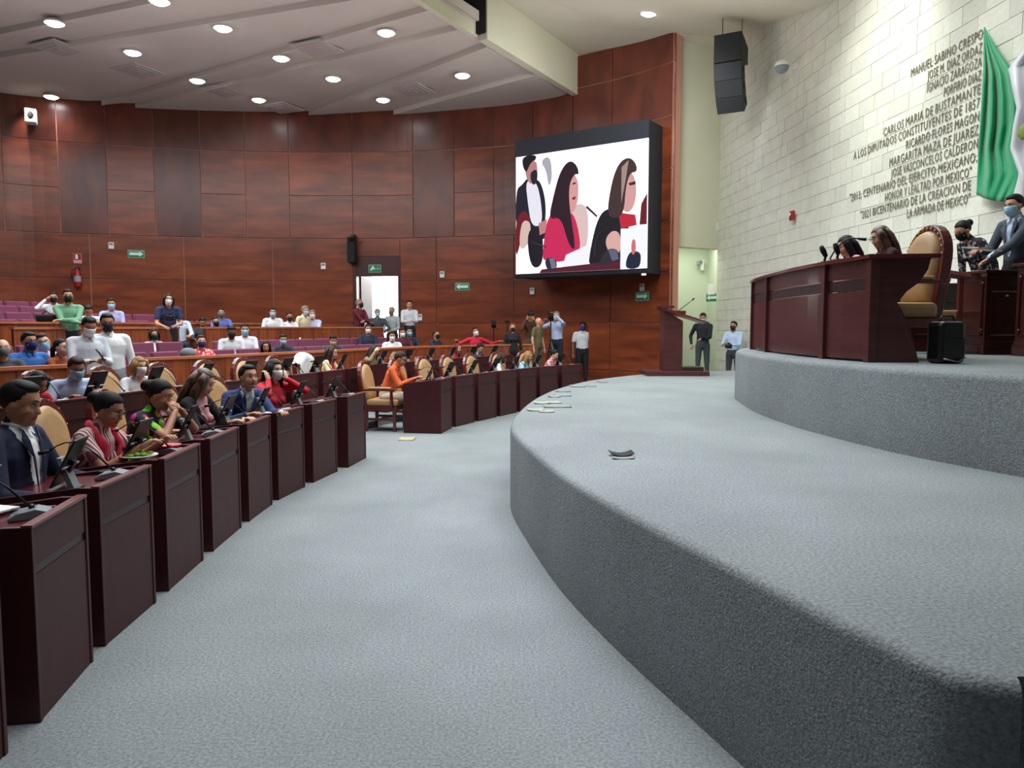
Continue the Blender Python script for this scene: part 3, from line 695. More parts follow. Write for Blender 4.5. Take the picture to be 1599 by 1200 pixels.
# high-backed presidium chair
def big_chair(loc, rz, label):
    r = empty('presidium_chair', loc, rz); tag(r, label, 'chair')
    m = MB(); m.box(-.31, .31, -.30, .30, .28, .36); m.build('seat_frame', CHAIRW, r, bevel=.012)
    m = MB(); m.box(-.29, .29, -.26, .32, .36, .50); m.build('seat', TAN, r, bevel=.045)
    for sx in (-1, 1):
        for y0 in (-.27, .25): m = MB(); m.tube([(sx * .27, y0, .3), (sx * .27, y0, .15), (sx * .27, y0, 0)], [.04, .034, .03], 4, flat=(1, 1, 0)); m.build('leg', CHAIRW, r)
        m = MB(); m.tube([(sx * .31, .27, .33), (sx * .32, .26, .5), (sx * .32, .24, .66)], [.025, .034, .026], 6); m.ell((sx * .32, .30, .60), (.03, .03, .045)); m.build('arm_post', CHAIRW, r, smooth=True)
        m = MB(); m.box(sx * .32 - .035, sx * .32 + .035, -.30, .32, .655, .69); m.build('armrest', CHAIRW, r, bevel=.01)
        m = MB(); m.box(sx * .32 - .032, sx * .32 + .032, -.16, .24, .69, .725); m.build('arm_pad', TAN, r, bevel=.014)
    def arch(hw, z0, zs, zt, n=14):
        pts = [(-hw * .9, z0), (-hw, z0 + .3), (-hw, zs)]
        for i in range(1, n): a = math.pi * i / n; pts.append((-hw * math.cos(a), zs + (zt - zs) * math.sin(a)))
        return pts + [(hw, zs), (hw, z0 + .3), (hw * .9, z0)]
    yb = lambda z: -.27 - (z - .5) * .12
    out, inn = arch(.26, .34, .88, 1.20), arch(.21, .50, .88, 1.145); n = len(out); vs = []
    for dy in (.02, -.075): vs += [(x, yb(z) + dy, z) for x, z in out] + [(x * .97, yb(z) + dy, z) for x, z in inn]
    fs = []
    for i in range(n - 1): fs += [(i, i + 1, n + i + 1, n + i), (2 * n + i, 3 * n + i, 3 * n + i + 1, 2 * n + i + 1), (i, 2 * n + i, 2 * n + i + 1, i + 1), (n + i, n + i + 1, 3 * n + i + 1, 3 * n + i)]
    fs += [(0, n, 3 * n, 2 * n), (n - 1, 3 * n - 1, 4 * n - 1, 2 * n - 1)]
    m = MB(); m.add(vs, fs); m.build('back_frame', CHAIRW, r, bevel=.01)
    n = len(inn); vs = []
    for sc, dy in ((1, -.06), (1, .02), (.93, .06), (.7, .08)): vs += [(x * sc, yb(z) + dy, .84 + (z - .84) * sc) for x, z in inn]
    m = MB(); m.add(vs, [(q * n + i, q * n + (i + 1) % n, (q + 1) * n + (i + 1) % n, (q + 1) * n + i) for q in range(3) for i in range(n)] + [tuple(range(n))[::-1], tuple(3 * n + i for i in range(n))]); auto_smooth(m.build('back_cushion', TAN, r), 60)
    for i in range(3, len(out) - 3):
        x, z = out[i]; m = MB(); m.ell((x * .95, yb(z * .98) + .026, z * .975), (.014, .01, .014), nu=6, nv=4); m.build('stud', GOLD, r)
    m = MB()
    for sx in (-.3, .3): m.ell((sx, yb(.9) - .03, .4), (.02, .02, .02))
    return r
big_chair((3.42, 6.85, HT), R(98), 'high-backed tan leather armchair with carved mahogany frame at the presidium')
# black bag on the tier floor
b0 = (3.42, 5.95); r = empty('laptop_bag', (b0[0], b0[1], HT), R(8)); tag(r, 'black leather briefcase standing on the floor beside the presidium desk', 'bag')
m = MB(); m.box(-.12, .1, -.09, .09, .0, .33); m.build('body', mat('black_leather', (14, 15, 16), .3, bump=.2, bscale=30), r, bevel=.035)
m = MB(); m.tube([(-.08, 0, .32), (-.05, 0, .37), (.04, 0, .37), (.07, 0, .32)], .009, 6); m.build('handle', BLACK, r, smooth=True)
m = MB(); m.box(-.10, .08, -.10, -.088, .04, .2); m.build('front_pocket', mat('black_leather'), r, bevel=.006)
m = MB(); m.tube([(-.1, -.1, .04), (.02, -.104, .015), (.09, -.1, .05)], .006, 5); m.build('zip', SILVER, r, smooth=True)

# secretary cabinets / desks behind the presidium
def carved_desk(loc, rz, wx, dy, h, label, lit):
    r = empty('carved_desk', loc, rz); tag(r, label, 'desk')
    W2, D2 = wx / 2, dy / 2
    m = MB(); m.box(-W2 + .02, W2 - .02, -D2 + .02, D2 - .02, .08, h - .03); m.build('carcass', mat('dark_mahogany', (62, 24, 22), .25, coat=.35, var=.1, vscale=4), r)
    m = MB(); m.box(-W2 - .02, W2 + .02, -D2 - .02, D2 + .02, h - .03, h); m.build('top', mat('dark_mahogany'), r, bevel=.006)
    m = MB(); m.box(-W2, W2, -D2, D2, 0, .1); m.box(-W2 + .01, W2 - .01, -D2 + .01, D2 - .01, .1, .14); m.build('plinth', mat('dark_mahogany'), r, bevel=.006)
    mo = mat('mahogany_moulding', (44, 18, 16), .3, coat=.3)
    for sx in (-1, 1):   # side frames
        x = sx * (W2 - .015); m = MB(); a, b, c, d = -D2 + .07, D2 - .07, .2, h - .1
        for p, q in (((x, a, c), (x, b, c)), ((x, a, d), (x, b, d)), ((x, a, c), (x, a, d)), ((x, b, c), (x, b, d))): m.tube([p, q], .009, 5)
        m.build('side_moulding', mo, r)
        for yy in (a, b):
            for zz in (c + .04, d - .04): m = MB(); m.ell((x, yy, zz), (.012, .022, .028), nu=8, nv=6); m.build('rosette', mo, r, smooth=True)
    m = MB(); a, b, c, d = -W2 + .07, W2 - .07, .2, h - .22; y = -D2 + .012
    for p, q in (((a, y, c), (b, y, c)), ((a, y, d), (b, y, d)), ((a, y, c), (a, y, d)), ((b, y, c), (b, y, d))): m.tube([p, q], .008, 5)
    m.build('door', mo, r); m = MB(); m.box(-W2 + .05, W2 - .05, y - .004, y + .01, h - .17, h - .06); m.build('drawer', mo, r)
    m = MB(); m.ell((0, y - .012, h - .26), (.014, .014, .014), nu=8, nv=6); m.build('knob', GOLD, r, smooth=True)
carved_desk((5.0, 7.95, HT), R(4), .46, .5, .86, 'dark carved desk in front of the standing man in the grey suit', True)
carved_desk((4.85, 8.9, HT), R(0), .62, .5, .78, 'lower dark carved cabinet behind the presidium armchair', False)
carved_desk((5.2, 7.25, HT), R(2), .5, .5, .9, 'dark carved desk cut by the right edge of the picture', False)
# long balustrade-like handrail behind (chair arm line)
r = empty('side_chair', (4.45, 8.2, HT), R(-100)); tag(r, 'mahogany armchair partly hidden behind the carved desk', 'chair')
m = MB(); m.box(-.25, .25, -.25, .25, .38, .46); m.build('seat', TAN, r, bevel=.02)
for sx in (-1, 1):
    m = MB(); m.tube([(sx * .26, -.28, .95), (sx * .26, .1, .84), (sx * .26, .34, .80)], [(.03, .04)] * 3, 4); m.build('armrest', CHAIRW, r)
    m = MB(); m.tube([(sx * .26, .26, 0), (sx * .26, .26, .8)], .025, 5); m.tube([(sx * .24, -.24, 0), (sx * .24, -.24, .94)], .025, 5); m.build('leg', CHAIRW, r)
# papers on those desks
r = MB(); r.box(-.12, .12, -.09, .09, 0, .006); o = r.build('paper_sheets', PAPER, loc=(4.92, 7.9, HT + .86), rz=.2); tag(o, 'white papers lying on the dark carved desk', 'papers')

# lectern
r = empty('lectern', (2.98, 13.65, HS)); tag(r, 'dark mahogany lectern with slanted top on a low platform', 'lectern')
m = MB(); m.box(-.60, .52, -.30, .45, 0, .085); m.build('platform', PODW, r, bevel=.004)
m = MB(); m.box(.02, .46, -.12, .35, .085, .15); m.build('step', mat('dark_step', (38, 26, 26), .5), r)
m = MB(); m.ext([(-.28, -.20, .085), (.05, -.20, .085), (.05, -.20, .98), (-.28, -.20, 1.17)], (0, .38, 0)); m.build('body', PODW, r)
m = MB(); m.box(.045, .06, -.18, .16, .1, .96); m.build('inner_panel', mat('lectern_inner', (100, 74, 66), .3, coat=.3), r)
m = MB(); m.ext([(-.31, -.27, 1.17), (.50, -.27, .93), (.50, -.27, .955), (-.31, -.27, 1.215)], (0, .56, 0)); m.build('slanted_top', mat('podium_top'), r)
m = MB(); m.box(-.33, -.12, -.28, .3, 1.205, 1.245); m.build('shelf', PODW, r)
for k, dx in enumerate((0, .035)):
    m = MB(); m.tube([(-.02, .0 + dx, 1.13), (.2, .02 + dx, 1.30), (.27, .02, 1.36)], .005, 5); m.build('microphone', BLACK, r, smooth=True)
m = MB(); m.tube([(.26, .02, 1.352), (.30, .02, 1.385)], .014, 6); m.build('microphone_head', BLACKM, r)
m = MB(); m.box(-.1, .12, -.12, .12, 1.1, 1.16); m.build('control_box', PODW, r)

# LED screen ---------------------------------------------------------------
A = Vector((.10, 19.75)); B = Vector((3.13, 17.72)); t = (B - A).normalized(); n = Vector((t.y, -t.x)); LW = (B - A).length
zb, zt = 2.93, 5.92; zb = 2.95
scr = empty('led_screen', (A.x, A.y, 0), math.atan2(t.y, t.x)); tag(scr, 'large lit video screen with black frame mounted on the wood wall', 'screen')
# local: x along the screen, -y faces the hall
m = MB(); m.box(-.02, LW, .03, .95, zb - .1, zt + .42); m.build('housing', mat('screen_housing', (34, 38, 44), .7), scr)
m = MB(); m.box(-.03, LW + .01, -.0, .03, zt, zt + .42); m.build('cloth_valance', mat('black_cloth', (38, 42, 50), .85, bump=.5, bscale=4), scr)
m = MB(); m.box(-.03, LW + .01, 0, .03, zb - .1, zb); m.build('lower_bezel', BLACKM, scr)
WHS = mat('screen_white', (236, 232, 246), .5, emit=1.05)
m = MB(); m.box(0, LW, .005, .03, zb, zt); m.build('display', WHS, scr)
layer = [0]
def sp(name, pts, col, e=1.0, par=scr):
    layer[0] += 1; yy = .004 - layer[0] * .0012
    H_ = zt - zb
    for _ in range(2 if len(pts) > 4 else 0):
        q_ = []
        for i_ in range(len(pts)):
            a_, b_ = pts[i_], pts[(i_ + 1) % len(pts)]
            q_ += [(a_[0] * .75 + b_[0] * .25, a_[1] * .75 + b_[1] * .25), (a_[0] * .25 + b_[0] * .75, a_[1] * .25 + b_[1] * .75)]
        pts = q_
    m = MB(); m.add([(u * LW, yy, zb + (1 - v) * H_) for u, v in pts], [tuple(range(len(pts)))]); mm = mat('scr_%d_%d_%d' % col, col, .5, emit=e * .85, spec=.1); mm.node_tree.nodes['Principled BSDF'].inputs['Base Color'].default_value = (.01, .01, .01, 1); o = m.build(name, mm, par); return o
# picture content, u to the right 0..1, v down 0..1
sp('picture_area', [(.20, .06), (.28, .02), (.30, .2), (.27, .3), (.25, .15)], (196, 190, 206), .9)
sp('picture_area', [(0, .27), (.05, .24), (.1, .18), (.16, .2), (.21, .24), (.25, .42), (.24, .62), (.26, .72), (.1, .72), (.0, .66)], (30, 30, 46))
sp('picture_area', [(.08, .2), (.17, .22), (.21, .4), (.22, .6), (.13, .6), (.10, .4)], (240, 238, 250), 1.1)
sp('picture_area', [(.07, .08), (.17, .04), (.18, .14), (.17, .2), (.13, .25), (.09, .2)], (196, 136, 134))
sp('picture_area', [(.05, 0), (.17, -.0), (.165, .05), (.13, .055), (.10, .11), (.09, .14), (.06, .1)], (22, 18, 26))
sp('picture_area', [(.12, .14), (.18, .12), (.18, .22), (.15, .26), (.125, .22)], (34, 34, 44))
sp('picture_area', [(0, .58), (.02, .5), (.06, .46), (.1, .48), (.13, .56), (.06, .6), (.03, .78), (0, .86)], (120, 24, 40))
sp('picture_area', [(.05, .56), (.09, .54), (.13, .58), (.11, .75), (.04, .8), (.03, .7)], (232, 200, 190))
sp('picture_area', [(.09, .62), (.21, .62), (.23, .75), (.22, .95), (.12, .95)], (26, 22, 36))
sp('picture_area', [(.19, .58), (.26, .55), (.25, .66), (.2, .68)], (208, 140, 140))
sp('picture_area', [(.45, .48), (.52, .44), (.58, .5), (.58, .8), (.5, .9), (.45, .7)], (238, 206, 206))
sp('picture_area', [(.22, .86), (.25, .6), (.29, .5), (.35, .48), (.45, .5), (.50, .62), (.53, .86), (.38, .92), (.24, .9)], (214, 40, 92), 1.05)
sp('picture_area', [(.40, .18), (.50, .22), (.505, .4), (.48, .5), (.43, .54), (.40, .5)], (232, 168, 164))
sp('picture_area', [(.27, .56), (.31, .36), (.36, .17), (.43, .085), (.49, .13), (.51, .22), (.48, .2), (.44, .26), (.43, .36), (.44, .5), (.49, .84), (.43, .78), (.37, .54)], (46, 22, 34))
sp('picture_area', [(.455, .395), (.485, .385), (.48, .41), (.46, .415)], (170, 20, 50))
sp('picture_area', [(.46, .275), (.485, .275), (.485, .285), (.46, .29)], (50, 20, 30))
sp('picture_area', [(.41, .86), (.60, .78), (.60, .96), (.38, .98)], (244, 242, 250), 1.2)
sp('picture_area', [(.58, 1.0), (.60, .8), (.65, .58), (.72, .5), (.84, .56), (.88, .66), (.87, .95)], (28, 22, 32))
sp('picture_area', [(.70, .76), (.76, .68), (.82, .72), (.82, .88), (.74, .88)], (234, 184, 176))
sp('picture_area', [(.80, .55), (.92, .58), (.93, .66), (.82, .68)], (206, 36, 60))
sp('picture_area', [(.83, .22), (.91, .26), (.93, .42), (.90, .54), (.85, .56), (.82, .5)], (230, 170, 166))
sp('picture_area', [(.715, .56), (.75, .3), (.80, .16), (.87, .125), (.92, .18), (.93, .25), (.88, .25), (.85, .36), (.84, .56), (.78, .6)], (70, 48, 50))
sp('picture_area', [(.82, .2), (.87, .15), (.85, .3), (.82, .48)], (176, 150, 138))
sp('picture_area', [(.87, .33), (.92, .32), (.92, .345), (.88, .35)], (60, 30, 40))
sp('picture_area', [(.95, .66), (.96, .5), (1.0, .42), (1.0, .66)], (110, 20, 40))
sp('picture_area', [(.20, 1.0), (.22, .97), (.82, .93), (.82, 1.0)], (92, 24, 48))
sp('picture_area', [(.24, .9), (.28, .87), (.33, .88), (.35, .97), (.27, .99)], (46, 44, 58))
sp('picture_area', [(.28, .88), (.32, .88), (.34, .96), (.30, .97)], (120, 124, 150))
sp('picture_area', [(.66, .95), (.70, .86), (.74, .83), (.80, .84), (.82, .93), (.68, .96)], (46, 44, 56))
sp('picture_area', [(.73, .84), (.79, .84), (.81, .92), (.76, .93)], (104, 104, 132))
sp('picture_area', [(.14, .73), (.26, .78), (.26, .79), (.14, .745)], (60, 44, 60))
sp('picture_area', [(.57, .47), (.65, .56), (.645, .575), (.565, .49)], (40, 34, 44))
sp('picture_area', [(.62, .86), (.63, .76), (.67, .69), (.70, .68), (.70, .69), (.67, .71), (.645, .77), (.64, .94)], (40, 34, 44))
sp('picture_area', [(.82, .68), (1.0, .69), (1.0, 1.0), (.82, .99)], (240, 242, 255), 1.25)
sp('picture_area', [(.86, 1.0), (.86, .93), (.89, .86), (.96, .87), (.965, .94), (.95, 1.0)], (30, 36, 60))
sp('picture_area', [(.895, .86), (.90, .77), (.925, .77), (.93, .86), (.91, .90)], (226, 120, 128))
m = MB(); m.box(LW - .12, LW - .02, -.01, .02, zb - .16, zb - .12); m.build('status_light', mat('status_white', (240, 240, 240), .4, emit=1.2), scr)
for xx in (.1, LW - .5): m = MB(); m.box(xx, xx + .12, .8, 1.3, zb + .6, zb + 1.1); m.build('wall_bracket', BLACKM, scr)
lamp('AREA', 'screen_glow', (A.x + t.x * LW / 2 + n.x * .25, A.y + t.y * LW / 2 + n.y * .25, 4.4), 14, (.9, .9, 1), target=(A.x + t.x * LW / 2 + n.x * 3, A.y + t.y * LW / 2 + n.y * 3, 4.0), size=2.5)

# line array loudspeaker ----------------------------------------------------
sc = Vector((4.55, 16.2)); r = empty('line_array_speaker', (sc.x, sc.y, 0), R(-28)); tag(r, 'black curved line-array loudspeaker hanging from the stage ceiling', 'speaker')
SPK = mat('speaker_black', (26, 30, 36), .55)
m = MB(); m.ext([(-.28, .38, 7.45), (-.28, -.30, 7.58), (-.28, -.30, 7.02), (-.28, .02, 7.02), (-.28, .38, 7.10)], (.56, 0, 0)); m.build('subwoofer', SPK, r, bevel=.01)
yy, zz, an = -.30, 7.0, 0.0
for k in range(3):
    h_ = .34; an += R(13); f = Vector((0, -1)); u = Vector((math.sin(an), -math.cos(an)))  # y,z travel down the front
    a = Vector((yy, zz)); b = a + Vector((math.sin(an) * h_, -math.cos(an) * h_)); back = Vector((math.cos(an), math.sin(an))) * .36
    m = MB(); m.ext([(-.28, a.x, a.y), (-.28, b.x, b.y), (-.28, b.x + back.x, b.y + back.y), (-.28, a.x + back.x * .9, a.y + back.y * .9)], (.56, 0, 0)); m.build('array_element', SPK, r, bevel=.006)
    mid = (a + b) / 2 + back * .5
    for sx in (-1, 1): m = MB(); m.ell((sx * .282, mid.x, mid.y), (.012, .05, .07), nu=10, nv=6); m.build('side_handle', BLACKM, r, smooth=True)
    yy, zz = b.x, b.y - .006
m = MB(); m.box(-.24, .24, -.2, .3, 7.5, 7.58); m.build('rigging_frame', BLACK, r)
for sx, sy in ((-.2, .1), (.2, .1)):
    m = MB(); m.tube([(sx, sy, 7.55), (sx, sy, 8.2)], .008, 5); m.build('suspension_cable', BLACK, r)
# small wall camera / sensor dome, fire alarm
def wall_prop(name, label, cat, px, py, build):
    p = on_wall(px, py, .05); r = empty(name, tuple(p), WA); tag(r, label, cat); build(r); return r
# local: x along text direction, y -> ? (rot z by WA: local x = (WK,-1); local y = (1,WK) into the wall)
def dome(r):
    m = MB(); m.box(-.05, .05, -.05, .05, -.05, .05); m.build('bracket', WHITE, r, bevel=.01)
    m = MB(); m.tube([(0, 0, 0), (0, -.25, .0)], .02, 6); m.build('arm', WHITE, r); m = MB(); m.ell((0, -.28, -.02), (.13, .13, .12)); m.build('housing', GREY, r, smooth=True)
    m = MB(); m.lathe([(.13, .0), (.14, .03), (.12, .08), (.05, .12)], (0, -.28, 0), 12); m.build('hood', WHITE, r, smooth=True)
wall_prop('dome_camera', 'grey dome camera on an arm high on the stone wall', 'camera', 1243, 104, dome)
def alarm(r):
    m = MB(); m.box(-.07, .07, -.06, .0, -.09, .09); m.build('box', REDP, r, bevel=.01); m = MB(); m.lathe([(.035, -.07), (.03, -.09)], (0, 0, .02), 10, axis='y'); m.build('strobe', WHITE, r)
wall_prop('fire_alarm', 'small red fire alarm on the stone wall', 'alarm', 1239, 337, alarm)

# inscription ---------------------------------------------------------------
LINES = [('MANUEL SABINO CRESPO', 1407.6), ('JOSE M. DIAZ ORDAZ', 1433), ('IGNACIO ZARAGOZA', 1433), ('PORFIRIO DIAZ', 1459), ('CARLOS MARIA DE BUSTAMANTE', 1369), ('A LOS DIPUTADOS CONSTITUYENTES DE 1857', 1324.5), ('RICARDO FLORES MAGON', 1404.5), ('MARGARITA MAZA DE JUAREZ', 1380), ('JOSE VASCONCELOS CALDERON', 1383), ('"2013, CENTENARIO DEL EJERCITO MEXICANO,', 1320.5), ('HONOR Y LEALTAD POR MEXICO"', 1375), ('"2021 BICENTENARIO DE LA CREACION DE', 1338), ('LA ARMADA DE MEXICO"', 1410)]
yend = 9.74; insc = empty('wall_inscription', (wpt(yend)[0], yend, 0)); tag(insc, 'inscription of thirteen lines in dark relief letters on the stone wall', 'inscription')
for k, (txt, px) in enumerate(LINES):
    z_ = 5.19 - k * .1675
    rr = (px - 799.5) / FPX; ys = (WC) / (rr + WK)
    ye = yend + (.10 if k > 9 else 0); width = (ys - ye) * math.sqrt(1 + WK * WK)
    cu = bpy.data.curves.new('line', 'FONT'); cu.body = txt; cu.size = .182; cu.extrude = .003; cu.offset = -.0012; cu.space_word = .75; cu.space_character = 1.12; cu.resolution_u = 2; cu.align_x = 'RIGHT'
    o = bpy.data.objects.new('tmp', cu); COL.objects.link(o); dg = bpy.context.evaluated_depsgraph_get(); me = bpy.data.meshes.new_from_object(o.evaluated_get(dg))
    xs = [v.co.x for v in me.vertices]; sx = width / (max(xs) - min(xs)); 
    bpy.data.objects.remove(o)
    # serifs: short foot and head bars make the strokes read as Roman capitals
    mx = Matrix(((WK / math.hypot(WK, 1), 0, -1 / math.hypot(WK, 1), 0), (-1 / math.hypot(WK, 1), 0, -WK / math.hypot(WK, 1), 0), (0, 1, 0, 0), (0, 0, 0, 1)))
    x1 = max(xs)
    for v in me.vertices: v.co = mx @ Vector(((v.co.x - x1) * sx, v.co.y, v.co.z))
    me.materials.clear(); me.materials.append(LETTER)
    t_ = bpy.data.objects.new('lettering', me); COL.objects.link(t_); t_.parent = insc; p = wpt(ye, .021); t_.location = (p[0] - wpt(yend)[0], ye - yend, z_)

# flag drape ----------------------------------------------------------------
def drape(lft, rgt, name, matl, label, folds, amp, nv=40, nu=60, offs=.10, cat='flag', scallop=0):
    """lft/rgt lists of pixels down the two edges, hung on the wall plane"""
    def interp(P, v):
        x = v * (len(P) - 1); i = min(int(x), len(P) - 2); f = x - i; return Vector(P[i]) * (1 - f) + Vector(P[i + 1]) * f
    mb = MB(); vs = []
    for i in range(nv + 1):
        v = i / nv; a, b = interp(lft, v), interp(rgt, v)
        for j in range(nu + 1):
            u = j / nu; q = a * (1 - u) + b * u
            q.y += scallop * math.sin(math.pi * u) * v
            ph = u * folds * math.pi * 2 + 1.2 * math.sin(v * 2.2 + u * 3)
            d = offs + amp * min(1, v * 3 + .1) * (.5 + .5 * math.sin(ph)) * (.7 + .3 * math.sin(u * 7)) + .03 * math.sin(u * 23 + v * 4) * v
            p = on_wall(q.x, q.y, max(.06, d)); vs.append(p)
    W_ = nu + 1; fs = [(i * W_ + j, i * W_ + j + 1, (i + 1) * W_ + j + 1, (i + 1) * W_ + j) for i in range(nv) for j in range(nu)]
    o0 = vs[0].copy(); mb.add([v - o0 for v in vs], fs); o = mb.build(name, matl, smooth=True); o.location = o0
    sd = o.modifiers.new('solid', 'SOLIDIFY'); sd.thickness = .006
    return tag(o, label, cat)
GREENF = mat('green_satin', (20, 150, 100), .45, sheen=.3)
drape([(1537, 42), (1536, 108), (1532, 174), (1528, 240), (1525, 304)], [(1537.5, 43), (1556, 74), (1584, 112), (1592, 150), (1594, 190), (1586, 228), (1600, 270), (1578, 313)], 'green_drape', GREENF, 'green satin drape hanging in radiating folds beside the inscription', 4, .08, cat='drape', scallop=5)
drape([(1612, 62), (1575, 107), (1580, 132), (1588, 170), (1583, 196), (1578, 232), (1592, 272), (1580, 316)], [(1700, 0), (1700, 60), (1700, 120), (1700, 170), (1700, 210), (1700, 250), (1700, 290), (1700, 320)], 'white_drape', mat('white_satin', (205, 205, 212), .5, sheen=.3), 'white satin drape gathered right of the green one, cut by the frame', 3, .2, cat='drape', scallop=10)
m = MB()
for k in range(7):
    a = k * .9; m.ell((0, -.0 - .02 * math.sin(a), 0), (.02, .05, .09), rot=Matrix.Rotation(a, 3, 'X'))
p = on_wall(1600, 205, .42); o = m.build('drape_emblem', mat('emblem_green', (120, 140, 50), .6), smooth=True, loc=tuple(p)); tag(o, 'green and gold emblem on the white drape, mostly out of frame', 'emblem')

# downlights ----------------------------------------------------------------
LAMPM = mat('lamp_disc', (255, 255, 255), .5, emit=26)
proto = None
names = ['topmost at the far left', 'left of the centre lamps, second row', 'fifth along the middle row', 'above the wall, left of the doorway', 'just above the wall speaker', 'cut by the top edge', 'upper middle of the audience ceiling', 'middle of the audience ceiling', 'right of the middle lamp', 'above the wall, over the doorway', 'largest, nearest the ceiling edge', 'nearest the screen']
LP = [(85, 36), (207, 82), (308, 126), (404, 156), (80, 151), (249, 2), (348, 44), (439, 91), (520, 123), (598, 156), (603, 51), (722, 118)]
for k, (px, py) in enumerate(LP + [(1014, 20)]):
    zc = 7.61 if k < 12 else 8.30
    p = on_z(px, py, zc); r = empty('ceiling_lamp', (p.x, p.y, zc)); 
    tag(r, 'round ceiling downlight, ' + (names[k] if k < 12 else 'alone on the beige ceiling over the stage'), 'lamp', 'round ceiling downlights')
    m = MB(); m.lathe([(.13, .06), (.20, .0), (.20, -.012), (.17, -.012), (.16, .02)], n=18); m.build('trim_ring', WHITE, r, smooth=True)
    m = MB(); m.lathe([(.158, .0), (.158, -.02), (.12, -.045), (.02, -.055)], n=18); m.build('lens', LAMPM, r, smooth=True)
    lamp('SPOT', 'downlight', (p.x, p.y, zc - .08), 85, COOL, rot=(0, 0, 0), spot_size=R(150), spot_blend=1.0, shadow_soft_size=.12)
# air diffusers in the stepped ceiling
for k, (px, py) in enumerate(((92, 75), (215, 110), (350, 142), (495, 75), (440, 168), (645, 140))):
    p = on_z(px, py, 7.66); r = empty('air_diffuser', (p.x, p.y, 7.665), R(-25)); tag(r, 'flat square air diffuser in the stepped ceiling, %s' % ['far left', 'second from the left', 'near the wall lamps', 'beside the largest lamp', 'over the doorway wall', 'closest to the screen'][k], 'vent', 'square ceiling air diffusers')
    m = MB(); m.box(-.42, .42, -.42, .42, -.03, .0); m.build('frame', mat('vent_grey', (192, 184, 180), .8), r)
    for q in (.32, .2, .09): m = MB(); m.box(-q, q, -q, q, -.045 - (.32 - q) * .08, -.03); m.build('vane', mat('vent_vane', (184, 176, 172), .8), r)

# things on the wood wall ----------------------------------------------------
def wood_prop(name, label, cat, px, py, build, out=.03):
    i = cut_px(WALLP, px); k = min(int(i), len(WALLP) - 2); p = WALLP[k] + (WALLP[k + 1] - WALLP[k]) * (i - k); t = (WALLP[k + 1] - WALLP[k]).normalized(); n = Vector((t.y, -t.x))
    zz = at_d(px, py, p.y).z; r = empty(name, (p.x + n.x * out, p.y + n.y * out, zz), math.atan2(t.y, t.x)); tag(r, label, cat); build(r); return r
def exit_sign(direction, big=False):
    def b(r):
        w_, h_ = (.20, .095)
        if big: w_, h_ = .17, .10
        m = MB(); m.box(-w_ - .012, w_ + .012, -.008, 0, -h_ - .012, h_ + .012); m.build('plate', mat('sign_rim', (150, 190, 165), .5), r)
        m = MB(); m.box(-w_, w_, -.012, -.006, -h_, h_); m.build('face', GREENS, r)
        if big:
            m = MB(); m.ext([(-.13, -.014, -.05), (-.08, -.014, -.05), (-.05, -.014, .0), (-.02, -.014, -.04), (.0, -.014, -.02), (-.03, -.014, .05), (-.09, -.014, .05)], (0, .003, 0)); m.ell((-.05, -.013, .07), (.016, .003, .016)); m.build('running_figure', mat('sign_white', (214, 234, 222), .5), r)
            txt = ('SALIDA', (.075, .0), .07)
        else:
            s_ = direction
            m = MB(); m.ext([(s_ * -.17, -.014, -.035), (s_ * .08, -.014, -.035), (s_ * .08, -.014, -.075), (s_ * .18, -.014, 0), (s_ * .08, -.014, .075), (s_ * .08, -.014, .035), (s_ * -.17, -.014, .035)], (0, .003, 0)); m.build('arrow', mat('sign_white', (214, 234, 222), .5), r)
            txt = None
        t0 = 'RUTA DE EVACUACION' if not big else 'SALIDA'
        cu = bpy.data.curves.new('t', 'FONT'); cu.body = t0; cu.size = .034 if not big else .05; cu.align_x = 'CENTER'; cu.extrude = .001; o = bpy.data.objects.new('tmp', cu); COL.objects.link(o)
        dg = bpy.context.evaluated_depsgraph_get(); me = bpy.data.meshes.new_from_object(o.evaluated_get(dg)); bpy.data.objects.remove(o)
        off = (0, .052) if not big else (.075, -.015)
        for v in me.vertices: v.co = Vector((v.co.x + off[0], -.0155 + v.co.z, v.co.y + off[1]))
        me.materials.clear(); me.materials.append(mat('sign_white', (214, 234, 222), .5)); o = bpy.data.objects.new('lettering', me); COL.objects.link(o); o.parent = r
    return b
wood_prop('exit_sign', 'green evacuation sign with white arrow pointing right, above the green-shirted man', 'sign', 219, 397, exit_sign(1))
wood_prop('exit_sign', 'green evacuation sign with white arrow pointing left, near the screen', 'sign', 723, 448, exit_sign(-1))
wood_prop('exit_sign', 'green evacuation sign with arrow, low right under the screen', 'sign', 1003, 463, exit_sign(1))
o = wood_prop('exit_sign', 'green exit sign with running figure over the doorway', 'sign', 588, 420, exit_sign(1, True), out=.06)
def plate(r):
    m = MB(); m.box(-.07, .07, -.03, 0, -.09, .09); m.build('body', WHITE, r, bevel=.01); m = MB(); m.box(-.05, .05, -.034, -.03, .01, .07); m.build('window', GREY, r)
for k, (px, py) in enumerate(((181, 384), (508, 416), (692, 429), (832, 455), (657, 496), (1003, 449))):
    wood_prop('wall_sensor', 'small pale box on the wood wall, ' + ['near the fire extinguisher', 'left of the doorway', 'above the left-pointing green sign', 'below the screen corner', 'beside the man in white by the door', 'above the right-hand green sign'][k], 'sensor', px, py, plate)
def wallspeaker(r):
    m = MB(); m.ext([(-.13, -.05, -.2), (-.13, -.28, -.17), (-.13, -.25, .2), (-.13, -.05, .2)], (.26, 0, 0)); m.build('cabinet', WHITE, r, bevel=.02)
    m = MB(); m.ell((0, -.275, .02), (.07, .02, .1)); m.build('cone', BLACKM, r, smooth=True); m = MB(); m.box(-.03, .03, -.06, 0, -.05, .05); m.build('bracket', BLACK, r)
wood_prop('wall_speaker', 'white loudspeaker mounted high on the wood wall at left', 'speaker', 68, 185, wallspeaker)
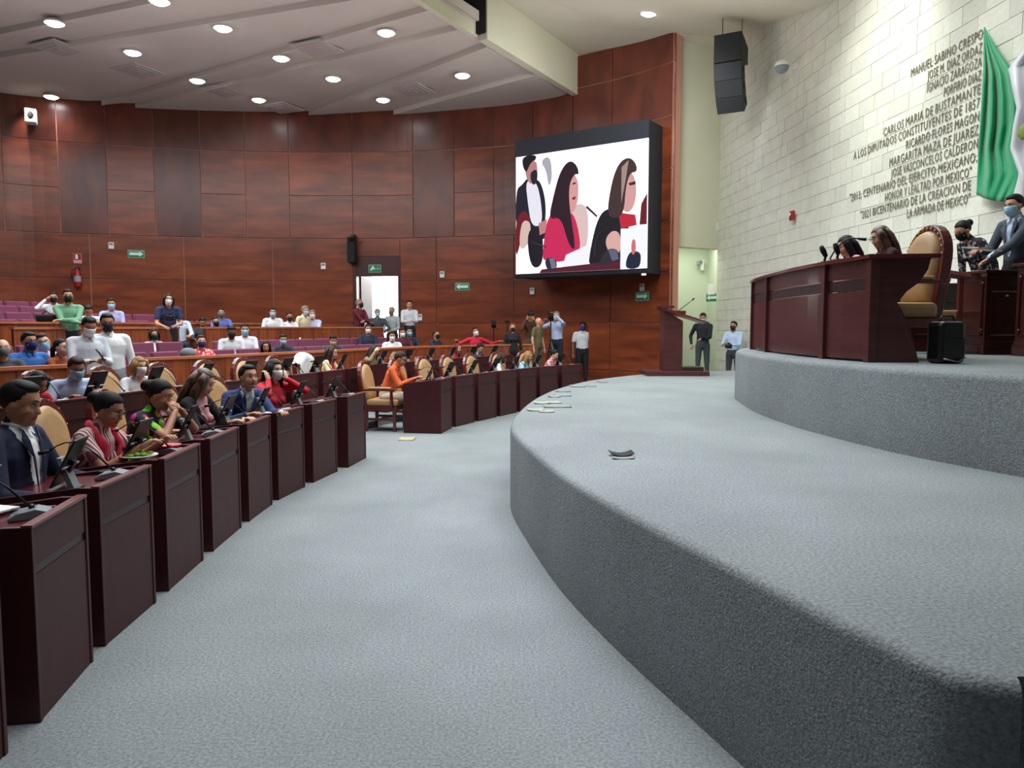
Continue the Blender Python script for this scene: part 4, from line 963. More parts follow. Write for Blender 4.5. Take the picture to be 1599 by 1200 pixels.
def wspot(r):
    pass
iw = cut_px(WALLP, 80); pw = WALLP[int(iw)]
lamp('SPOT', 'wall_spot', (pw.x + .15, pw.y - .45, 7.5), 130, (1, .86, .7), target=(pw.x + .1, pw.y + .2, 5.8), spot_size=R(70), spot_blend=1, shadow_soft_size=.05)
def fire_sign(r):
    m = MB(); m.box(-.10, .10, -.008, 0, -.13, .13); m.build('plate', mat('pink_sign', (214, 150, 156), .6), r)
    m = MB(); m.box(-.09, .09, -.011, -.006, -.04, .12); m.build('red_field', REDP, r); m = MB(); m.lathe([(.035, -.02), (.035, .07), (.015, .09), (.015, .11)], (-.02, -.012, 0), 8); m.build('symbol', WHITE, r)
wood_prop('fire_sign', 'small red and white fire extinguisher sign', 'sign', 128, 404, fire_sign)
def exting(r):
    m = MB(); m.lathe([(.02, -.27), (.085, -.26), (.09, -.2), (.09, .1), (.06, .18), (.03, .2), (.03, .24)], (0, -.11, 0), 14); m.build('cylinder', REDP, r, smooth=True)
    m = MB(); m.lathe([(.0915, -.12), (.0915, .04)], (0, -.11, 0), 14); m.build('label', mat('tag_grey', (150, 150, 165), .5), r)
    m = MB(); m.box(-.02, .07, -.13, -.09, .24, .28); m.build('valve', BLACK, r); m = MB(); m.tube([(-.02, -.11, .25), (-.13, -.12, .2), (-.14, -.12, .05), (-.12, -.12, -.02)], .013, 6); m.build('hose', BLACK, r, smooth=True)
    m = MB(); m.box(-.02, .02, -.03, 0, .1, .26); m.build('bracket', BLACK, r)
wood_prop('fire_extinguisher', 'red fire extinguisher hanging on the wood wall', 'extinguisher', 128, 434, exting)
def boxcam(r):
    m = MB(); m.box(-.12, .1, -.3, 0, -.45, .28); m.build('housing', BLACKM, r, bevel=.02); m = MB(); m.tube([(-.02, -.3, .2), (.16, -.42, .26)], .05, 8); m.build('lens', BLACK, r); m = MB(); m.box(-.03, .1, -.2, -.1, .28, .36); m.build('bracket', BLACK, r)
wood_prop('wall_camera', 'black camera and cable box above the doorway corner', 'camera', 555, 387, boxcam)
# passage wall items
def at_wall(name, label, cat, px, py, d, build, rz=0): p = at_d(px, py, d); r = empty(name, tuple(p), rz); tag(r, label, cat); build(r); return r
def intercom(r):
    m = MB(); m.box(-.05, .05, -.06, 0, -.14, .14); m.build('body', WHITE, r, bevel=.015); m = MB(); m.tube([(-.02, -.02, .1), (-.12, -.1, .06), (-.14, -.12, -.02)], [.05, .06, .03], 8); m.build('hood', GREY, r, smooth=True)
at_wall('wall_intercom', 'pale grey sensor box on the pale green passage wall', 'sensor', 1096, 415, 21.5, intercom)
def ex2(r): exit_sign(-1)(r)
at_wall('exit_sign', 'green evacuation sign on the pale green wall behind the lectern', 'sign', 1112, 465, 19.26, ex2, R(27)) if 0 else at_wall('exit_sign', 'green evacuation sign on the pale green wall behind the lectern', 'sign', 1112, 465, 19.9, ex2, R(-60))
at_wall('paper_notice', 'white paper notice above the green sign in the passage', 'notice', 1111, 450, 19.9, lambda r: MB.build((lambda m: (m.box(-.13, .13, -.006, 0, -.17, .11), m)[1])(MB()), 'sheet', PAPER, r), R(-60))

# carpet tape labels / scraps -------------------------------------------------
def scrap(px, py, z_, w_, d_, rz, label, m_, curl=0, name='paper_scrap', grp=None):
    p = on_z(px, py, z_); nx, ny = 8, 3; mb = MB(); vs = []
    for j in range(ny + 1):
        for i in range(nx + 1):
            x = (i / nx - .5) * w_; y = (j / ny - .5) * d_; vs.append((x, y, .004 + curl * (abs(i / nx - .5) * 2) ** 2 + curl * .5 * (j / ny)))
    W_ = nx + 1; fs = [(j * W_ + i, j * W_ + i + 1, (j + 1) * W_ + i + 1, (j + 1) * W_ + i) for j in range(ny) for i in range(nx)]
    mb.add(vs, fs); o = mb.build(name, m_, loc=(p.x, p.y, z_), rz=rz, smooth=True); s_ = o.modifiers.new('s', 'SOLIDIFY'); s_.thickness = .003; s_.offset = 1
    return tag(o, label, 'scrap', grp)
TAPE = mat('beige_tape', (146, 148, 138), .7, var=.1, vscale=20)
TAPEG = mat('grey_tape', (122, 130, 132), .8)
for k, (px, py, w_, d_, c) in enumerate(((836, 641, .17, .2, .02), (853, 643, .16, .2, .01), (846, 630, .18, .22, .02), (864, 629, .16, .25, .008), (865, 620, .14, .2, .03), (879, 618, .2, .25, .006), (879, 611.5, .2, .2, .015), (902, 603.5, .22, .3, .012), (924, 603, .12, .3, .01), (940, 597, .12, .3, .01))):
    scrap(px, py, HS, w_, d_, R(random.uniform(-8, 8)), 'flat scrap of pale tape on the stage carpet, ' + ['first of the trail', 'right of the first', 'third of the trail', 'fourth, longest one', 'fifth, curled', 'sixth of the trail', 'thin one mid trail', 'dark-edged one near the far curve', 'tiny one past the dark-edged one', 'farthest, before the lectern'][k], TAPE if k < 4 else TAPEG, c * .35, grp='tape scraps on the stage')
scrap(970, 712, HS, .16, .10, R(5), 'curled black tape scrap alone on the stage carpet', BLACKM, .02)
scrap(973, 717, HS, .15, .05, R(3), 'grey tape flap beside the curled black scrap', TAPEG, .008)
scrap(870, 635, HS, .3, .3, R(0), 'wide grey tape patch on the stage carpet', TAPEG, .003)
scrap(636, 686, 0, .22, .28, R(0), 'yellowed tape scrap on the aisle floor by the desks', mat('yellow_tape', (168, 160, 120), .7), .006)
#@@PART3@@

# ================================================================== PEOPLE
def smooth_mesh(me, it=2, lam=.5):
    n = len(me.vertices); co = np.empty(n * 3); me.vertices.foreach_get('co', co); co = co.reshape(-1, 3)
    ne = len(me.edges); ed = np.empty(ne * 2, dtype=np.int64); me.edges.foreach_get('vertices', ed); ed = ed.reshape(-1, 2)
    deg = np.bincount(ed.ravel(), minlength=n).reshape(-1, 1)
    for _ in range(it):
        s = np.zeros_like(co)
        for k in range(3): s[:, k] = np.bincount(ed[:, 0], co[ed[:, 1], k], n) + np.bincount(ed[:, 1], co[ed[:, 0], k], n)
        co += lam * (s / np.maximum(deg, 1) - co)
    me.vertices.foreach_set('co', co.ravel()); me.update()
SKIN = {k: mat('skin_' + k, c, .5, var=.05, vscale=14) for k, c in dict(tan=(192, 140, 110), brown=(176, 122, 94), light=(214, 168, 142), dark=(132, 88, 68)).items()}
HAIRM = {k: mat('hair_' + k, c, .62, spec=.25, var=.25, vscale=40, stretch=(3, 3, .6)) for k, c in dict(black=(20, 17, 18), brown=(52, 34, 26), blonde=(150, 116, 74), red=(110, 36, 26), grey=(120, 116, 112), orange=(150, 84, 50)).items()}
HAIRM['brown2'] = mat('hair_long_brown', (62, 42, 34), .42, kind='stripe', col2=(104, 76, 58), scale=14, stretch=(1, 1, .1))
LIP = mat('lips', (150, 70, 66), .5); EYEW = mat('eye_white', (220, 215, 210), .3); IRIS = mat('iris', (30, 20, 16), .2); BROW = mat('brow', (26, 20, 18), .7)
def cloth(name, col, **k): return mat('cloth_' + name, col, .85, bump=.9, bscale=7, **k)
PANTS = cloth('dark_trousers', (30, 32, 40)); SHOE = mat('black_shoe', (18, 17, 18), .35)
JEANS = cloth('grey_trousers', (58, 64, 68))

def V(*a): return Vector(a)
pending = []
def elbow(S, W, l1, l2, pole):
    d = W - S; L = d.length
    if L > .985 * (l1 + l2): W = S + d * (.985 * (l1 + l2) / L); d = W - S; L = d.length
    a = (l1 * l1 - l2 * l2 + L * L) / (2 * L); h = math.sqrt(max(0, l1 * l1 - a * a)); u = d / L; p = (pole - u * pole.dot(u)).normalized()
    return S + u * a + p * h, W
def person(label, loc, head_deg, pose='sit', h=1.66, lean=6, hy=0, hp=8, arms=None, top=None, bottom=None, skin='tan', hair='short', hairc='black', mask=None, fem=False, sleeve='long', vox=.016, near=False, style=None, inner=None, girth=1.0, glasses=False, poles=None, extras=(), fingers=(.5, .5), roll=0, cat='person', seat=.46, handdir=(None, None), collar=None, group=None):
    root = empty('person', loc, R(head_deg - 90)); tag(root, label, cat, group)
    s = h / 1.7; g = girth; top = top or cloth('white_shirt', (222, 224, 228)); bottom = bottom or PANTS
    mats = [SKIN[skin], top, bottom, SHOE, inner or top, LIP]
    prim = []   # (kind, p0, p1, (rx0, ry0), (rx1, ry1), side, mat)
    def limb(p0, p1, r0, r1, m_, side=None):
        r0 = r0 if isinstance(r0, tuple) else (r0, r0); r1 = r1 if isinstance(r1, tuple) else (r1, r1)
        prim.append((Vector(p0), Vector(p1), tuple(x * s for x in r0), tuple(x * s for x in r1), side or V(1, 0, 0), m_))
    l = R(lean); T = V(0, math.sin(l), math.cos(l)); F = V(0, math.cos(l), -math.sin(l)); X_ = V(1, 0, 0)
    P = V(0, 0, seat + .085) if pose == 'sit' else V(0, 0, .93 * s)
    SC = P + T * .445 * s; NB = P + T * .49 * s + F * .01
    nl = R(lean * .5 + hp * .45); N = V(0, math.sin(nl), math.cos(nl))
    HC = NB + N * .135 * s + V(0, math.cos(nl), -math.sin(nl)) * .018 * s
    sw = (.155 if fem else .178) * s * (1 + (g - 1) * .4)
    # torso
    limb(P - T * .02, P + T * .06 * s, ((.155 if fem else .145) * g, .115 * g), ((.15) * g, .112 * g), 2 if True else 1)
    limb(P + T * .05 * s, P + T * .22 * s, (.148 * g, .112 * g), ((.128 if fem else .142) * g, (.10 if fem else .112) * g), 1)
    limb(P + T * .22 * s, P + T * .36 * s, ((.128 if fem else .142) * g, .104 * g), ((.145 if fem else .168) * g, .108 * g), 1)
    limb(P + T * .36 * s, SC - T * .005, ((.145 if fem else .168) * g, .105 * g), ((.13 if fem else .15), .075), 1)
    limb(SC - X_ * (sw - .02), SC + X_ * (sw - .02), .056, .056, 1, side=V(0, 1, 0))
    limb(SC + T * .01 * s, NB + T * .035 * s, (.10, .06), (.058, .054), 1)
    if fem:
        for sx in (-1, 1): limb(P + T * .30 * s + F * .085 + X_ * sx * .065 * s, P + T * .30 * s + F * .10 + X_ * sx * .062 * s, .052 * g, .045 * g, 1)
    # neck, head
    limb(NB - T * .01, HC - N * .05 * s, .05 if fem else .056, .05 if fem else .055, 0)
    Ry = Matrix.Rotation(R(hy), 3, 'Z') @ Matrix.Rotation(-R(hp), 3, 'X') @ Matrix.Rotation(R(roll), 3, 'Y')
    hr, hf, hu = Ry @ V(1, 0, 0), Ry @ V(0, 1, 0), Ry @ V(0, 0, 1)
    def hp_(x, y, z): return HC + (hr * x + hf * y + hu * z) * s
    def head(p0, p1, r0, r1, m_=0): limb(hp_(*p0), hp_(*p1), r0, r1, m_, side=hr)
    prim.append(('e', hp_(0, -.012, .03), (hr, hf, hu), (.074 * s, .094 * s, .088 * s), 0))
    prim.append(('e', hp_(0, .018, -.035), (hr, hf, hu), (.06 * s, .072 * s, .078 * s), 0))
    head((0, .062, -.078), (0, .07, -.082), (.03, .024), (.028, .022))
    head((0, .078, .012), (0, .099, -.022), (.0085, .008), (.0155, .0115))
    for sx in (-1, 1):
        prim.append(('e', hp_(sx * .074, -.004, -.004), (hr, hf, hu), (.010 * s, .02 * s, .031 * s), 0))
        head((sx * .036, .058, -.02), (sx * .04, .05, -.032), .026, .024)
    head((-.028, .076, .034), (.028, .076, .034), .011, .011)
    if not mask: head((-.018, .082, -.052), (.018, .082, -.052), .0085, .0085, 5)
    # arms
    if arms is None:
        if pose == 'sit': arms = ((-.17, .40, .72), (.17, .40, .72))
        else: arms = ((-.25, .06, .80 * s), (.25, .06, .80 * s))
    hands = []
    for k, sx in enumerate((-1, 1)):
        S = SC + X_ * sx * sw - T * .01; pole = Vector(poles[k]) if poles else V(sx * .55, -.5, -.9)
        E, W = elbow(S, Vector(arms[k]), .28 * s, .255 * s, pole)
        big = .006 if style in ('suit',) else 0
        if sleeve == 'short':
            mid = S + (E - S) * .62; limb(S, mid, .056 + big, .052, 1); limb(mid, E, .042, .036, 0); limb(E, W, .037, .025, 0)
        else:
            limb(S, E, .054 + big, .045 + big, 1); cuff = E + (W - E) * .93; limb(E, cuff, .044 + big, .033 + big, 1); limb(cuff, W, .026, .025, 0)
        hands.append((W, (W - E).normalized(), sx))
    # legs
    if pose == 'sit':
        for sx in (-1, 1):
            hip = P + V(sx * .085, .02, -.03); kn = V(sx * .13, .40 * s, seat + .06); an = V(sx * .13, .42 * s, .09)
            limb(hip, kn, .085 * g, .06, 2); limb(kn, an, .058, .042, 2); limb(an + V(0, -.02, -.04), an + V(0, .15, -.055), (.04, .04), (.036, .026), 3)
    else:
        for sx in (-1, 1):
            hip = P + V(sx * .085, 0, -.03); kn = V(sx * .10, .015, .49 * s); an = V(sx * .11, -.01, .08)
            limb(hip, kn, .088 * g, .062, 2); limb(kn, an, .060, .045, 2); limb(an + V(0, -.03, -.035), an + V(0, .16, -.05), (.042, .04), (.038, .026), 3)
    # raw union mesh
    mb = MB()
    for p in prim:
        if p[0] == 'e':
            Rm = Matrix((p[2][0], p[2][1], p[2][2])).transposed(); mb.ell(p[1], p[3], rot=Rm, nu=20, nv=14)
        else:
            p0, p1, r0, r1, side, _ = p; d = (p1 - p0); L = d.length; d = d / L if L > 1e-6 else V(0, 0, 1); a = (side - d * side.dot(d))
            a = a.normalized() if a.length > .05 else d.orthogonal().normalized(); b = d.cross(a); n = 16; rings = []
            m0, m1 = min(r0), min(r1)
            for q in (90, 60, 30, 0): rings.append((p0 - d * m0 * math.sin(R(q)), math.cos(R(q)), r0))
            for q in (0, 30, 60, 90): rings.append((p1 + d * m1 * math.sin(R(q)), math.cos(R(q)), r1))
            vs = [c + a * math.cos(2 * math.pi * j / n) * rr[0] * max(k_, .02) + b * math.sin(2 * math.pi * j / n) * rr[1] * max(k_, .02) for c, k_, rr in rings for j in range(n)]
            fs = [(i * n + j, i * n + (j + 1) % n, (i + 1) * n + (j + 1) % n, (i + 1) * n + j) for i in range(7) for j in range(n)] + [tuple(range(n))[::-1], tuple(7 * n + j for j in range(n))]
            mb.add(vs, fs)
    me = bpy.data.meshes.new('raw'); me.from_pydata(mb.v, [], mb.f)
    raw = bpy.data.objects.new('raw', me); COL.objects.link(raw)
    rm = raw.modifiers.new('r', 'REMESH'); rm.mode = 'VOXEL'; rm.voxel_size = vox
    pending.append(dict(raw=raw, root=root, prim=prim, mats=mats, P=P, T=T, F=F, style=style, s=s, hands=hands, fem=fem, curl=fingers, near=near, handdir=handdir, HC=HC, hu=hu))
    # hair -----------------------------------------------------------
    hm = HAIRM[hairc]; Rm = Matrix((hr, hf, hu)).transposed(); H = MB()
    def capf(d):   # unit direction in head space
        x, y, z = d
        pts_ = ((-1, -.9), (-.4, -.85), (-.1, -.5), (.1, -.4), (.26, -.3), (.44, .10), (.62, .46), (.85, .50), (1, .5))
        line = next(a[1] + (b[1] - a[1]) * (y - a[0]) / (b[0] - a[0]) for a, b in zip(pts_, pts_[1:]) if y <= b[0] + 1e-6)
        if hair != 'short': line -= .04
        return .80 + .20 * max(0., min(1., (z - line + .04) / .16)) ** .6
    if hair != 'bald':
        top_ = 1.0 if hair != 'short' else .98
        H.ell(hp_(0, -.016, .034), (.081 * s, .1 * s, .096 * s * top_), rot=Rm, nu=32 if near else 20, nv=22 if near else 14, fn=capf)
        if hair == 'short': H.ell(hp_(0, -.002, .094), (.062 * s, .070 * s, .034 * s), rot=Rm, nu=18, nv=10)
    def strand(pts, rr): H.tube([hp_(*p) for p in pts], [(r_[0] * s, r_[1] * s) for r_ in rr], 12, flat=hf)
    if hair == 'long':
        strand([(0, -.05, .07), (0, -.085, -.02), (0, -.10, -.14), (0, -.10, -.27), (0, -.09, -.33)], [(.07, .05), (.088, .052), (.098, .045), (.085, .035), (.05, .02)])
        for sx in (-1, 1): strand([(sx * .055, .015, .085), (sx * .08, .01, .02), (sx * .088, .0, -.08), (sx * .09, .0, -.19), (sx * .08, .0, -.29)], [(.03, .04), (.02, .045), (.022, .045), (.024, .042), (.012, .025)])
    if hair == 'bob':
        strand([(0, -.05, .07), (0, -.08, -.02), (0, -.085, -.12)], [(.07, .05), (.09, .052), (.07, .035)])
        for sx in (-1, 1): strand([(sx * .055, .015, .085), (sx * .08, .012, .02), (sx * .084, .01, -.06), (sx * .074, .012, -.11)], [(.03, .04), (.022, .045), (.024, .04), (.012, .022)])
    if hair == 'bun':
        H.ell(hp_(0, -.125, .04), (.045 * s, .04 * s, .045 * s), rot=Rm)
    if hair == 'pony':
        strand([(0, -.10, .02), (0, -.135, -.03), (0, -.13, -.12), (0, -.12, -.22)], [(.03, .03), (.035, .03), (.035, .028), (.012, .012)])
    if hair != 'bald': H.build('hair', hm, root, smooth=True)
    # mask ------------------------------------------------------------
    if mask:
        mm = MB(); vs = []; nu_, nv_ = 12, 8
        for j in range(nv_ + 1):
            v_ = j / nv_; zz = .004 - v_ * .102
            for i in range(nu_ + 1):
                a = R(-78 + 156 * i / nu_); rxx = .069 - .020 * v_ ** 2; ryy = .088 + .022 * math.sin(math.pi * min(1, v_ * 1.1)) * max(0, math.cos(a)) ** 1.5 - .018 * v_
                vs.append(hp_(rxx * math.sin(a), .012 + ryy * math.cos(a), zz + .012 * math.cos(a) * (1 - v_) + (.0 if v_ < .99 else .004)))
        W_ = nu_ + 1; mm.add(vs, [(j * W_ + i, j * W_ + i + 1, (j + 1) * W_ + i + 1, (j + 1) * W_ + i) for j in range(nv_) for i in range(nu_)])
        fm = mm.build('face_mask', mask, root, smooth=True); sd = fm.modifiers.new('s', 'SOLIDIFY'); sd.thickness = .002
        if near:
            for sx in (-1, 1):
                m_ = MB(); m_.tube([hp_(sx * .064, .03, .0), hp_(sx * .078, .0, .012), hp_(sx * .083, -.018, .0), hp_(sx * .078, -.0, -.04), hp_(sx * .064, .03, -.075)], .0015, 4); m_.build('ear_loop', mask, root)
    # eyes, brows -------------------------------------------------------
    for sx in (-1, 1):
        m_ = MB(); c = (sx * .031, .0735, .016)
        if near and hp < 22:
            m_.ell(hp_(*c), (.0125 * s, .008 * s, .0058 * s), rot=Rm, nu=10, nv=8); m_.build('eye', EYEW, root, smooth=True)
            m_ = MB(); m_.ell(hp_(c[0], c[1] + .0055, c[2] - .0005), (.0055 * s, .004 * s, .0054 * s), rot=Rm, nu=8, nv=6); m_.build('iris', IRIS, root, smooth=True)
            m_ = MB(); m_.tube([hp_(c[0] - .014, .0745, c[2] + .003), hp_(c[0], .0825, c[2] + .0075), hp_(c[0] + .014, .0745, c[2] + .003)], .0022, 5); m_.build('eyelid', BROW, root)
        else:
            m_.tube([hp_(c[0] - .014, .078, c[2] - .001), hp_(c[0], .0835, c[2] - .005), hp_(c[0] + .014, .076, c[2] - .001)], .0034, 5); m_.build('eye', IRIS, root, smooth=True)
        m_ = MB(); m_.tube([hp_(sx * .014, .088, .038), hp_(sx * .032, .085, .045), hp_(sx * .05, .072, .038)], [.003, .0042, .002], 5); m_.build('eyebrow', BROW if hairc != 'grey' else HAIRM['grey'], root)
    if glasses:
        m_ = MB()
        for sx in (-1, 1):
            pts = [hp_(sx * .034 + .022 * math.cos(a), .096, .014 + .016 * math.sin(a)) for a in [2 * math.pi * q / 12 for q in range(13)]]
            m_.tube(pts, .0026, 5); m_.tube([hp_(sx * .056, .094, .016), hp_(sx * .076, .05, .014), hp_(sx * .08, -.005, .008)], .0022, 4)
        m_.tube([hp_(-.012, .098, .016), hp_(.012, .098, .016)], .0022, 4); m_.build('glasses', mat('glasses_frame', (20, 16, 18), .3), root)
    if collar:
        m_ = MB(); c0 = NB + T * .03 * s
        ring = []
        for q in range(17):
            a = 2 * math.pi * q / 16; ring.append(c0 + X_ * math.sin(a) * .058 * s + F * (math.cos(a) * .058 * s + .004) - T * (.022 * max(0, math.cos(a)) ** 2 * s))
        m_.tube(ring, [(.006, .012)] * 17, 6, flat=T)
        for sx in (-1, 1): m_.add([c0 + F * .070 + X_ * sx * .006 - T * .03, c0 + F * .058 + X_ * sx * .045 - T * .006, c0 + F * .082 + X_ * sx * .05 - T * .06, c0 + F * .088 + X_ * sx * .025 - T * .055], [(0, 1, 2, 3)])
        cc = m_.build('collar', collar, root, smooth=True)
    if style == 'suit':
        for sx in (-1, 1):
            m_ = MB(); q = lambda x, f_, t_: P + T * t_ * s + F * f_ * s * (1 + (g - 1) * .8) + X_ * x * sx * s
            m_.add([q(.06, .075, .50), q(.085, .085, .45), q(.095, .120, .40), q(.075, .130, .37), q(.012, .135, .12), q(.035, .122, .34), q(.045, .10, .44)], [(0, 1, 6), (1, 2, 5, 6), (2, 3, 5), (3, 4, 5)])
            o = m_.build('lapel', top, root); sd = o.modifiers.new('s', 'SOLIDIFY'); sd.thickness = .006
    for nm, mt, tubes in extras:
        m_ = MB()
        for pts, rr in tubes: m_.tube([Vector(p) for p in pts], rr, 10)
        m_.build(nm, mt, root, smooth=True)
    root['_P'] = 0; del root['_P']
    return root, dict(P=P, T=T, F=F, NB=NB, HC=HC, hp=hp_, hands=hands, s=s, SC=SC)

def hand_mesh(mb, W, d, sx, s, curl, hd=None):
    if hd is not None: d = Vector(hd).normalized()
    up = V(0, 0, 1) if abs(d.z) < .8 else V(0, 1, 0)
    n = up - d * up.dot(d); n.normalize(); sd = d.cross(n) * 1.0   # sd: across the palm
    thumb_side = -sx
    acr = sd if sd.x * thumb_side > 0 else -sd
    if abs(sd.x) < .1: acr = sd
    base = W; k = s * .95
    # palm
    mb.tube([base - d * .01, base + d * .03 * k, base + d * .075 * k, base + d * .09 * k], [(.024 * k, .020 * k), (.036 * k, .016 * k), (.041 * k, .014 * k), (.037 * k, .010 * k)], 10, flat=n)
    for i, (off, L) in enumerate(((.030, .070), (.010, .080), (-.010, .075), (-.029, .058))):
        p = base + d * .082 * k + acr * off * k; c = R(18 + 50 * curl); dd = d.copy(); pts = [p]
        for q, fr in enumerate((.45, .32, .23)):
            dd = (dd * math.cos(c * (.5 + .3 * q)) - n * math.sin(c * (.5 + .3 * q))).normalized(); p = p + dd * L * fr * k; pts.append(p)
        mb.tube(pts, [.0088 * k, .0082 * k, .0074 * k, .0055 * k], 7)
    p = base + d * .02 * k + acr * .028 * k
    t1 = (d * .6 + acr * .75 - n * .25).normalized(); t2 = (d * .9 + acr * .2 - n * .3).normalized()
    mb.tube([p, p + t1 * .035 * k, p + t1 * .035 * k + t2 * .03 * k, p + t1 * .035 * k + t2 * .052 * k], [.013 * k, .0115 * k, .0095 * k, .006 * k], 7)

def finish_people():
    dg = bpy.context.evaluated_depsgraph_get()
    for q in pending:
        me = bpy.data.meshes.new_from_object(q['raw'].evaluated_get(dg)); smooth_mesh(me, 3 if q['near'] else 2)
        n = len(me.polygons); c = np.empty(n * 3); me.polygons.foreach_get('center', c); c = c.reshape(-1, 3)
        nr = np.empty(n * 3); me.polygons.foreach_get('normal', nr); nr = nr.reshape(-1, 3)
        best = np.full(n, 1e9); lab = np.zeros(n, dtype=np.int32)
        for p in q['prim']:
            if p[0] == 'e':
                r = c - np.array(p[1]); A_ = np.array([list(x) for x in p[2]]); loc = r @ A_.T; rad = np.array(p[3]); k = np.sqrt(((loc / rad) ** 2).sum(1)); dist = (k - 1) * rad.min(); m_ = p[4]
            else:
                p0, p1, r0, r1, side, m_ = p; a0 = np.array(p0); d = np.array(p1) - a0; L2 = d @ d
                t = np.clip(((c - a0) @ d) / max(L2, 1e-9), 0, 1); rv = c - a0 - t[:, None] * d
                a = side - (p1 - p0).normalized() * side.dot((p1 - p0).normalized()); a = a.normalized() if a.length > .05 else (p1 - p0).orthogonal().normalized()
                xa = rv @ np.array(a); rest = np.sqrt(np.maximum((rv ** 2).sum(1) - xa ** 2, 0))
                rx = r0[0] + (r1[0] - r0[0]) * t; ry = r0[1] + (r1[1] - r0[1]) * t
                dist = (np.sqrt((xa / rx) ** 2 + (rest / ry) ** 2) - 1) * np.minimum(rx, ry)
            if m_ == 5: dist = dist - .002
            u = dist < best; best[u] = dist[u]; lab[u] = m_
        if q['style'] in ('suit', 'vneck', 'open'):
            rel = c - np.array(q['P']); hh = rel @ np.array(q['T']); ff = rel @ np.array(q['F']); s = q['s']
            lo = .10 if q['style'] in ('suit', 'open') else .34
            wv = .012 + (.062 if q['style'] != 'open' else .075) * np.clip((hh / s - lo) / .36, 0, 1)
            m_ = (lab == 1) & (ff > .02) & (hh > lo * s) & (np.abs(rel[:, 0]) < wv * s) & (nr @ np.array(q['F']) > -.1)
            lab[m_] = 4
        # hands
        me.materials.clear()
        for m_ in q['mats']: me.materials.append(m_)
        H = MB()
        for k, (W, d, sx) in enumerate(q['hands']): hand_mesh(H, W, d, sx, q['s'], q['curl'][k], q['handdir'][k])
        bm = bmesh.new(); bm.from_mesh(me)
        bm.faces.ensure_lookup_table()
        for f, l_ in zip(bm.faces, lab): f.material_index = int(l_)
        vs = [bm.verts.new(v) for v in H.v]
        for f in H.f:
            try: ff = bm.faces.new([vs[i] for i in f]); ff.material_index = 0
            except ValueError: pass
        for f in bm.faces: f.smooth = True
        bm.to_mesh(me); bm.free()
        o = bpy.data.objects.new('body', me); COL.objects.link(o); o.parent = q['root']
        bpy.data.objects.remove(q['raw'])

MK = dict(blue=mat('mask_light_blue', (150, 196, 222), .8), white=mat('mask_white', (226, 228, 228), .8), black=mat('mask_black', (22, 22, 24), .85), navy=mat('mask_navy', (34, 48, 104), .85), grey=mat('mask_grey', (98, 106, 104), .85), royal=mat('mask_royal', (44, 44, 170), .8), beige=mat('mask_beige', (200, 176, 150), .8))
C = lambda n, c, **k: cloth(n, c, **k)
WHITES = C('white_shirt', (222, 224, 228)); LBLUE = C('light_blue', (176, 194, 222)); NAVY = C('navy_suit', (26, 32, 62)); BLUES = C('blue_suit', (36, 54, 104))
def hd(x, y, tx=5.0, ty=9.0): return math.degrees(math.atan2(ty - y, tx - x))
def norm_deg(S): c, n, rz = S; return math.degrees(math.atan2(n.y, n.x))
def at_desk(S, back=.70, side=0.):
    c, n, rz = S; return Vector((c.x, c.y)) - n * back + Vector((n.y, -n.x)) * side

# ---- first row, near block
p = at_desk(S1[2], .66, -.10)
person('man in navy suit and open white shirt seated looking down at the near front row', (p.x, p.y, 0), norm_deg(S1[2]) + 2, h=1.75, lean=3, hp=16, hy=2, girth=1.16, top=NAVY, inner=WHITES, style='suit', collar=WHITES, skin='brown', hair='short', vox=.0085, near=True, arms=((-.26, .36, .70), (.24, .36, .70)))
p = at_desk(S1[3], .66, .0)
shw = C('striped_blouse', (214, 196, 190), kind='stripe', col2=(132, 66, 74), scale=14)
_, q = person('woman in striped blouse and red shawl leaning over a plate of food', (p.x, p.y, 0), norm_deg(S1[3]) - 4, h=1.56, lean=20, hp=24, hy=4, girth=1.22, fem=True, top=shw, skin='brown', hair='bun', glasses=True, sleeve='short', vox=.0085, near=True, arms=((-.12, .50, .86), (.13, .48, .86)), fingers=(.7, .8), extras=())
P_, T_, F_, s_ = q['P'], q['T'], q['F'], q['s']
SHAWL = cloth('red_shawl', (196, 34, 62), var=.25, vscale=20); rt = [o for o in bpy.data.objects if o.type == 'EMPTY' and o.name.startswith('person')][-1]
for sx in (-1, 1):
    m = MB(); pt = [P_ + T_ * .50 * s_ - F_ * .05 + V(sx * .035, 0, 0), P_ + T_ * .475 * s_ + F_ * .02 + V(sx * .095, 0, 0), P_ + T_ * .40 * s_ + F_ * .115 + V(sx * .085, 0, 0), P_ + T_ * .28 * s_ + F_ * .165 + V(sx * .065, 0, 0), P_ + T_ * .10 * s_ + F_ * .175 + V(sx * .06, 0, 0)]
    m.tube(pt, [(.022, .03), (.02, .034), (.016, .034), (.014, .034), (.012, .04)], 10); m.build('shawl', SHAWL, rt, smooth=True)
p = at_desk(S1[4], .66, .02)
flw = C('flowered_blouse', (200, 60, 40), kind='flowers', col2=(20, 18, 24), scale=13)
person('woman in black blouse with bright flowers holding clasped hands to her mouth', (p.x, p.y, 0), norm_deg(S1[4]) - 6, h=1.60, lean=19, hp=20, hy=6, girth=1.2, fem=True, top=flw, skin='brown', hair='bun', sleeve='short', vox=.009, near=True, arms=((-.045, .35, .98), (.045, .35, .98)), poles=((-1, .3, -1), (1, .3, -1)), fingers=(1.0, 1.0), handdir=((.3, -.45, .7), (-.3, -.45, .7)))
p = at_desk(S1[5], .58, .0)
